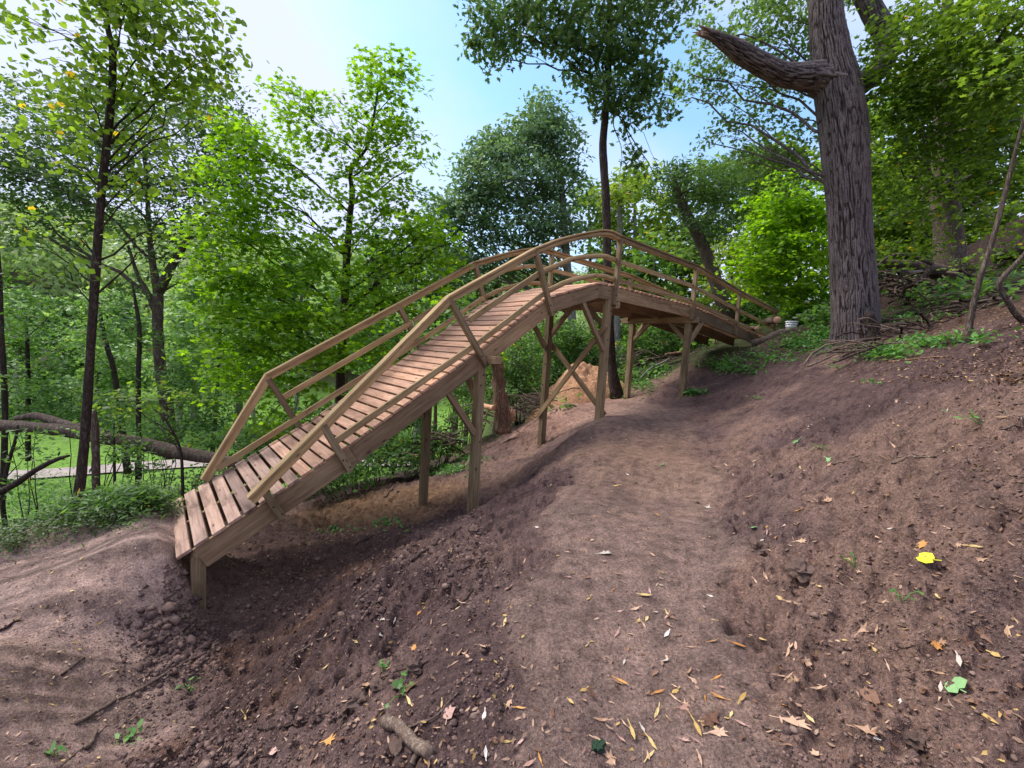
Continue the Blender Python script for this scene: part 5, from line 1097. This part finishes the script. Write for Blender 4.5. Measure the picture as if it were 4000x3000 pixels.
def scatter(pxs, kinds, lab, grp):
    for px, py in pxs:
        p = hit(px, py)
        if p is None: continue
        sh, kd = rnd.choice(kinds); me = LM.get((sh, kd, rnd.randrange(3)))
        if me: place_leaf(me, p, (.72 if sh in ('oak', 'maple') else 1)*rnd.uniform(.6, 1.25)*(1+.05*max(p[1]-2, 0)), lab % {'tan': 'tan', 'yellow': 'yellow', 'pink': 'pinkish', 'brown': 'brown', 'orange': 'orange', 'pale': 'pale', 'green': 'green'}[kd]+{'lance': 'narrow ', 'oval': 'small oval ', 'oak': 'lobed oak ', 'maple': 'broad lobed '}[sh]+'leaf '+grp[1]+', '+zone(px, py), grp[0])
K1 = [('lance', 'yellow')]*3+[('oval', 'pale')]*2+[('lance', 'tan')]*4+[('lance', 'pink')]*3+[('oval', 'yellow')]*3+[('oval', 'pink')]*3+[('oval', 'tan')]*2+[('oak', 'tan')]*2+[('oak', 'pink'), ('oak', 'brown'), ('lance', 'orange'), ('lance', 'orange')]
K2 = [('lance', 'tan')]*3+[('oak', 'tan')]*2+[('oak', 'brown')]*3+[('maple', 'brown')]*2+[('maple', 'tan')]*2+[('oval', 'yellow')]*2+[('oval', 'pale')]*2+[('maple', 'orange')]+[('lance', 'yellow')]*2
scatter(trail_px, K1, '%s ', ('fallen leaves on the trail', 'on the trail'))
scatter(slope_px, K2, '%s ', ('fallen leaves on the left slope', 'on the left slope'))
scatter(bank_px, K2, '%s ', ('fallen leaves on the right bank', 'on the right bank'))
scatter(berm_px, [('lance', 'yellow')]*3+[('lance', 'tan')]*2+[('oval', 'yellow')], '%s ', ('fallen leaves on the dirt landing', 'on the dirt landing'))
# dense litter too small to count
def litter():
    R = np.random.default_rng(5); q = []
    q.append(np.stack([R.uniform(950, 2050, 560), R.uniform(1950, 3000, 560)], 1)); q.append(np.stack([R.uniform(3000, 4100, 520), R.uniform(1380, 3000, 520)], 1)); q.append(np.stack([R.uniform(3250, 4050, 2600), R.uniform(1200, 1500, 2600)], 1)); q.append(np.stack([R.uniform(0, 900, 380), R.uniform(2050, 3000, 380)], 1)); q.append(np.stack([R.uniform(1900, 3100, 200), R.uniform(1600, 3000, 200)], 1)); q.append(np.stack([R.uniform(1150, 1900, 700), R.uniform(1800, 2200, 700)], 1))
    P = hits(np.concatenate(q)); N = np.array([[0, 0, 1.]])+R.normal(size=(len(P), 3))*.45; P[:, 2] += .008
    k = R.random(len(P)); 
    for nm, m, lo, hi, sh, s in (('dry_leaf_litter', M['lf_dead'], 0, .72, 'oval', .015), ('pale_leaf_litter', FL['tan'], .72, .90, 'lance', .018), ('yellow_leaf_litter', FL['yellow'], .90, 1.0, 'oval', .014)):
        w = (k >= lo) & (k < hi); V, Fc = leaf_geo(P[w], N[w], s*(1+.05*P[w][:, 1]), sh, fold=.5, R=R)
        tag(mesh_np(nm, V, Fc, m, anchor=np.array([0, 3, -1.5])), 'scattered %s crumbs over the bare soil' % nm.replace('_', ' '), kind='stuff')
litter()

# ------------------------------------------------------------------ clods of earth
def clod_mesh(seed, sub=2, mat=None):
    bm = bmesh.new(); bmesh.ops.create_icosphere(bm, subdivisions=sub, radius=1); R = np.random.default_rng(seed)
    for v in bm.verts:
        c = np.array(v.co); n = float(vnoise([c[0]*1.3+seed], [c[1]*1.3], c[2]*1.3+.01, seed)[0])*.55+float(vnoise([c[0]*3.4+seed], [c[1]*3.4], c[2]*3.4+.01, seed+3)[0])*.5+float(vnoise([c[0]*8+seed], [c[1]*8], c[2]*8+.01, seed+5)[0])*.2
        v.co = Vector(c*(1+n)); v.co.z *= .7
    me = bpy.data.meshes.new('dirt_clod'); bm.to_mesh(me); bm.free(); me.materials.append(mat or M['clod']); return me
big = [((1400, 2745, .055), 'larger grey brown clod at bottom centre left of the thick branch'), ((1350, 2800, .05), 'grey clod just below the larger clod'), ((1480, 2690, .045), 'tan clod beside the green seedlings'), ((1560, 2680, .04), 'tan clod touching the dark brown leaf'), ((1575, 2940, .05), 'rounded clod right beside the thick broken branch'), ((1620, 2620, .035), 'small clod above the curved stick'), ((930, 2500, .08), 'tan clod at the edge of the gully'), ((700, 2420, .06), 'orange brown clod at the foot of the first leg'), ((780, 2440, .05), 'crumbly clod right of the first leg'), ((3570, 2900, .04), 'pale round stone at the bottom right'), ((3130, 2240, .07), 'tan lump of soil on the lower bank'), ((2960, 2150, .06), 'crumbled soil lump at the right trail edge'), ((1850, 2080, .06), 'clod on the slope right of the first near leg')]
for k, ((px, py, r), lab) in enumerate(big):
    p = hit(px, py); o = bpy.data.objects.new('dirt_clod', clod_mesh(k+1, 3)); COL.objects.link(o)
    o.matrix_basis = Matrix.Translation(Vector(p+np.array([0, 0, r*.25]))) @ Matrix.Rotation(k*1.3, 4, 'Z') @ Matrix.Diagonal((r, r*.8, r, 1)); tag(o, lab, 'clod', 'loose clods of soil')
def clods():
    R = np.random.default_rng(9); protos = []
    for s in range(6):
        me = clod_mesh(s+30, 1); V = np.array([v.co[:] for v in me.vertices]); Fc = np.array([p.vertices[:] for p in me.polygons]); protos.append((V, Fc)); bpy.data.meshes.remove(me)
    sets = [(0, 1000, 2250, 3000, 900, .010), (950, 2000, 2050, 3000, 4200, .010), (800, 1900, 1850, 2300, 2200, .018), (2900, 4050, 1500, 3000, 3600, .009), (450, 1000, 2380, 3000, 2600, .014), (1950, 2500, 1620, 1900, 700, .015), (1950, 3000, 2000, 3000, 1500, .005), (640, 780, 2200, 2500, 900, .024), (560, 860, 2420, 2640, 900, .026), (540, 820, 2280, 2560, 160, .05), (760, 1500, 2080, 2420, 900, .024), (1600, 1700, 1955, 1990, 70, .02), (1800, 1890, 1990, 2030, 80, .02), (2085, 2160, 1700, 1730, 50, .02), (2310, 2400, 1615, 1640, 50, .016), (2640, 2720, 1520, 1545, 50, .02), (2410, 2480, 1552, 1572, 40, .02)]
    for ci, (mat, nm) in enumerate(((M['clod'], 'crumbled_soil'), (M['soil_crumb'], 'dark_crumbled_soil'))):
        g = Geo()
        for x0, x1, y0, y1, n, s in sets:
            n = n//2; P = hits(np.stack([R.uniform(x0, x1, n), R.uniform(y0, y1, n)], 1))
            tm = trail_mask(P[:, 0], P[:, 1]); P = P[(R.random(len(P)) > tm*.8) | (s < .01)]
            cl = vnoise(P[:, 0]*2.2, P[:, 1]*2.2, seed=12); P = P[cl > R.uniform(-.9, .5, len(P))]
            for p in P:
                V, Fc = protos[R.integers(6)]; r = s*R.lognormal(-.45, .42); a = R.uniform(0, 6.28); ca, sa = math.cos(a), math.sin(a)
                W_ = V*r*np.array([1, R.uniform(.6, 1), R.uniform(.6, 1)]); W_ = np.stack([W_[:, 0]*ca-W_[:, 1]*sa, W_[:, 0]*sa+W_[:, 1]*ca, W_[:, 2]], 1)+p+np.array([0, 0, r*.15]); g.add(W_, Fc)
        tag(g.build(nm, mat, None, np.array([0, 3, -1.5]), False), nm.replace('_', ' ')+' scattered over the dug slopes', kind='stuff')
clods()
# round green walnut husk
p = hit(2337, 2925); o = bpy.data.objects.new('green_husk', clod_mesh(99, 3, M['moss'])); COL.objects.link(o); o.matrix_basis = Matrix.Translation(Vector(p+np.array([0, 0, .014]))) @ Matrix.Diagonal((.022, .022, .026, 1)); tag(o, 'small round green husk lying at the bottom of the trail', 'nut husk')

# ------------------------------------------------------------------ small plants
def seedling(px, py, label, n=9, size=.035, spread=.07, leaf='lf_ground', shape='oval', group=None, h=.06):
    p = hit(px, py)
    if p is None: return
    C = p+np.stack([rng.normal(0, spread, n), rng.normal(0, spread, n), rng.uniform(.25, 1, n)*h], 1); N = np.array([[0, 0, 1.]])+rng.normal(size=(n, 3))*.35
    root = empty('seedling', p, label, 'plant', group); V, Fc = leaf_geo(C, N, size, shape); mesh_np('leaves', V, Fc, M[leaf], root, p)
    g = Geo()
    for c in C[:8]: V, fs = tube([p-[0, 0, .02], (p+c)/2+[0, 0, .01], c], [.0025, .002, .001], 4, cap=False); g.add(V, *fs)
    g.build('stems', M['lf_ground'], root, p)['kind'] = 'stuff'
seedling(510, 2880, 'green seedling with pointed leaves in the lower left gully', 14, .035, .05)
seedling(735, 2690, 'small seedling on the gully edge beside the long stick', 9, .028, .035)
seedling(200, 2950, 'long green leaf blade in the lower left corner', 4, .045, .03, shape='lance')
seedling(1570, 2705, 'green seedlings beside the tan clod at bottom centre', 12, .022, .04, shape='maple')
seedling(1500, 2620, 'tiny bright seedling on the slope near bottom centre', 7, .016, .025)
seedling(3520, 2340, 'small bright green seedling on the lower right bank', 6, .02, .03)
seedling(3215, 1760, 'dark green seedling beside the oak leaves on the upper bank', 16, .03, .06, leaf='lf_under')
seedling(3340, 2210, 'dusty green sprout left of the yellow leaf', 7, .02, .035, leaf='lf_under')
seedling(2955, 1560, 'small fern like plant at the foot of the bank', 12, .035, .07)
seedling(3280, 1440, 'bright green weed clump below the great oak', 26, .035, .10)
seedling(3420, 1500, 'flat green weed right of the bank brow', 12, .035, .08)
seedling(3840, 1650, 'pale weed near the right edge of the bank', 14, .03, .08)
def cover(name, spots, n, size, leaf, label, h=.12, shape='oval', kind='stuff'):
    P = []
    for (x0, y0, rx, ry, w) in spots:
        m = int(n*w); q = rng.normal(size=(m, 2)); P.append(np.stack([x0+q[:, 0]*rx*.55, y0+q[:, 1]*ry*.55], 1))
    G = hits(np.concatenate(P), 2.5, 40); C = G+np.stack([rng.normal(0, .04, len(G)), rng.normal(0, .04, len(G)), rng.uniform(.1, 1, len(G))*h], 1)
    N = np.array([[0, 0, 1.]])+rng.normal(size=C.shape)*.5; V, Fc = leaf_geo(C, N, size*(.6+.06*C[:, 1]), shape)
    return tag(mesh_np(name, V, Fc, M[leaf], anchor=G[0]), label, kind=kind)
cover('ground_cover', [(3000, 1400, 130, 30, .5), (3150, 1350, 120, 35, 1), (3230, 1310, 60, 30, .6), (2900, 1450, 90, 20, .25)], 620, .045, 'lf_ground', 'bright green weeds growing along the brow of the bank below the great oak', .14)
cover('weed_patch', [(3450, 1390, 110, 22, 1), (3600, 1350, 110, 20, .6), (3780, 1340, 130, 20, .3), (3560, 1250, 160, 20, .3)], 480, .042, 'lf_ground', 'green weeds and seedlings on top of the right bank', .14)
cover('weed_patch', [(2820, 1430, 70, 25, 1), (2700, 1540, 50, 12, .4), (2500, 1500, 60, 35, 1), (2560, 1450, 60, 25, .8), (2420, 1540, 40, 15, .4)], 300, .05, 'lf_ground', 'sparse green weeds under the far end of the bridge', .12)
cover('weed_patch', [(1760, 1830, 70, 16, 1), (1830, 1790, 60, 14, .6), (1700, 1850, 60, 10, .3), (1300, 2070, 60, 14, .1), (1500, 2050, 90, 20, .15)], 260, .05, 'lf_ground', 'small green weeds beside the first near leg', .05)
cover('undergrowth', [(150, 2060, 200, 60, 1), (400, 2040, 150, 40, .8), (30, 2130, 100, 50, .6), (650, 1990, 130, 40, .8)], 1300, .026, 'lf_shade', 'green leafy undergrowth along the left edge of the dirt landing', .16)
cover('forest_undergrowth', [(1500, 1700, 260, 40, 1), (1950, 1580, 200, 40, .8), (2300, 1480, 150, 40, .8), (3100, 1250, 200, 30, .8), (3700, 1180, 300, 30, .2), (1200, 1750, 200, 50, 1), (2650, 1330, 120, 40, .6)], 2200, .075, 'lf_under', 'leafy forest undergrowth behind the bridge', .5)
cover('rough_grass', [(200, 1960, 220, 90, 1), (500, 1960, 200, 60, .8)], 3000, .055, 'lf_under', 'rough grass and weeds sloping down to the meadow', .25, shape='lance')
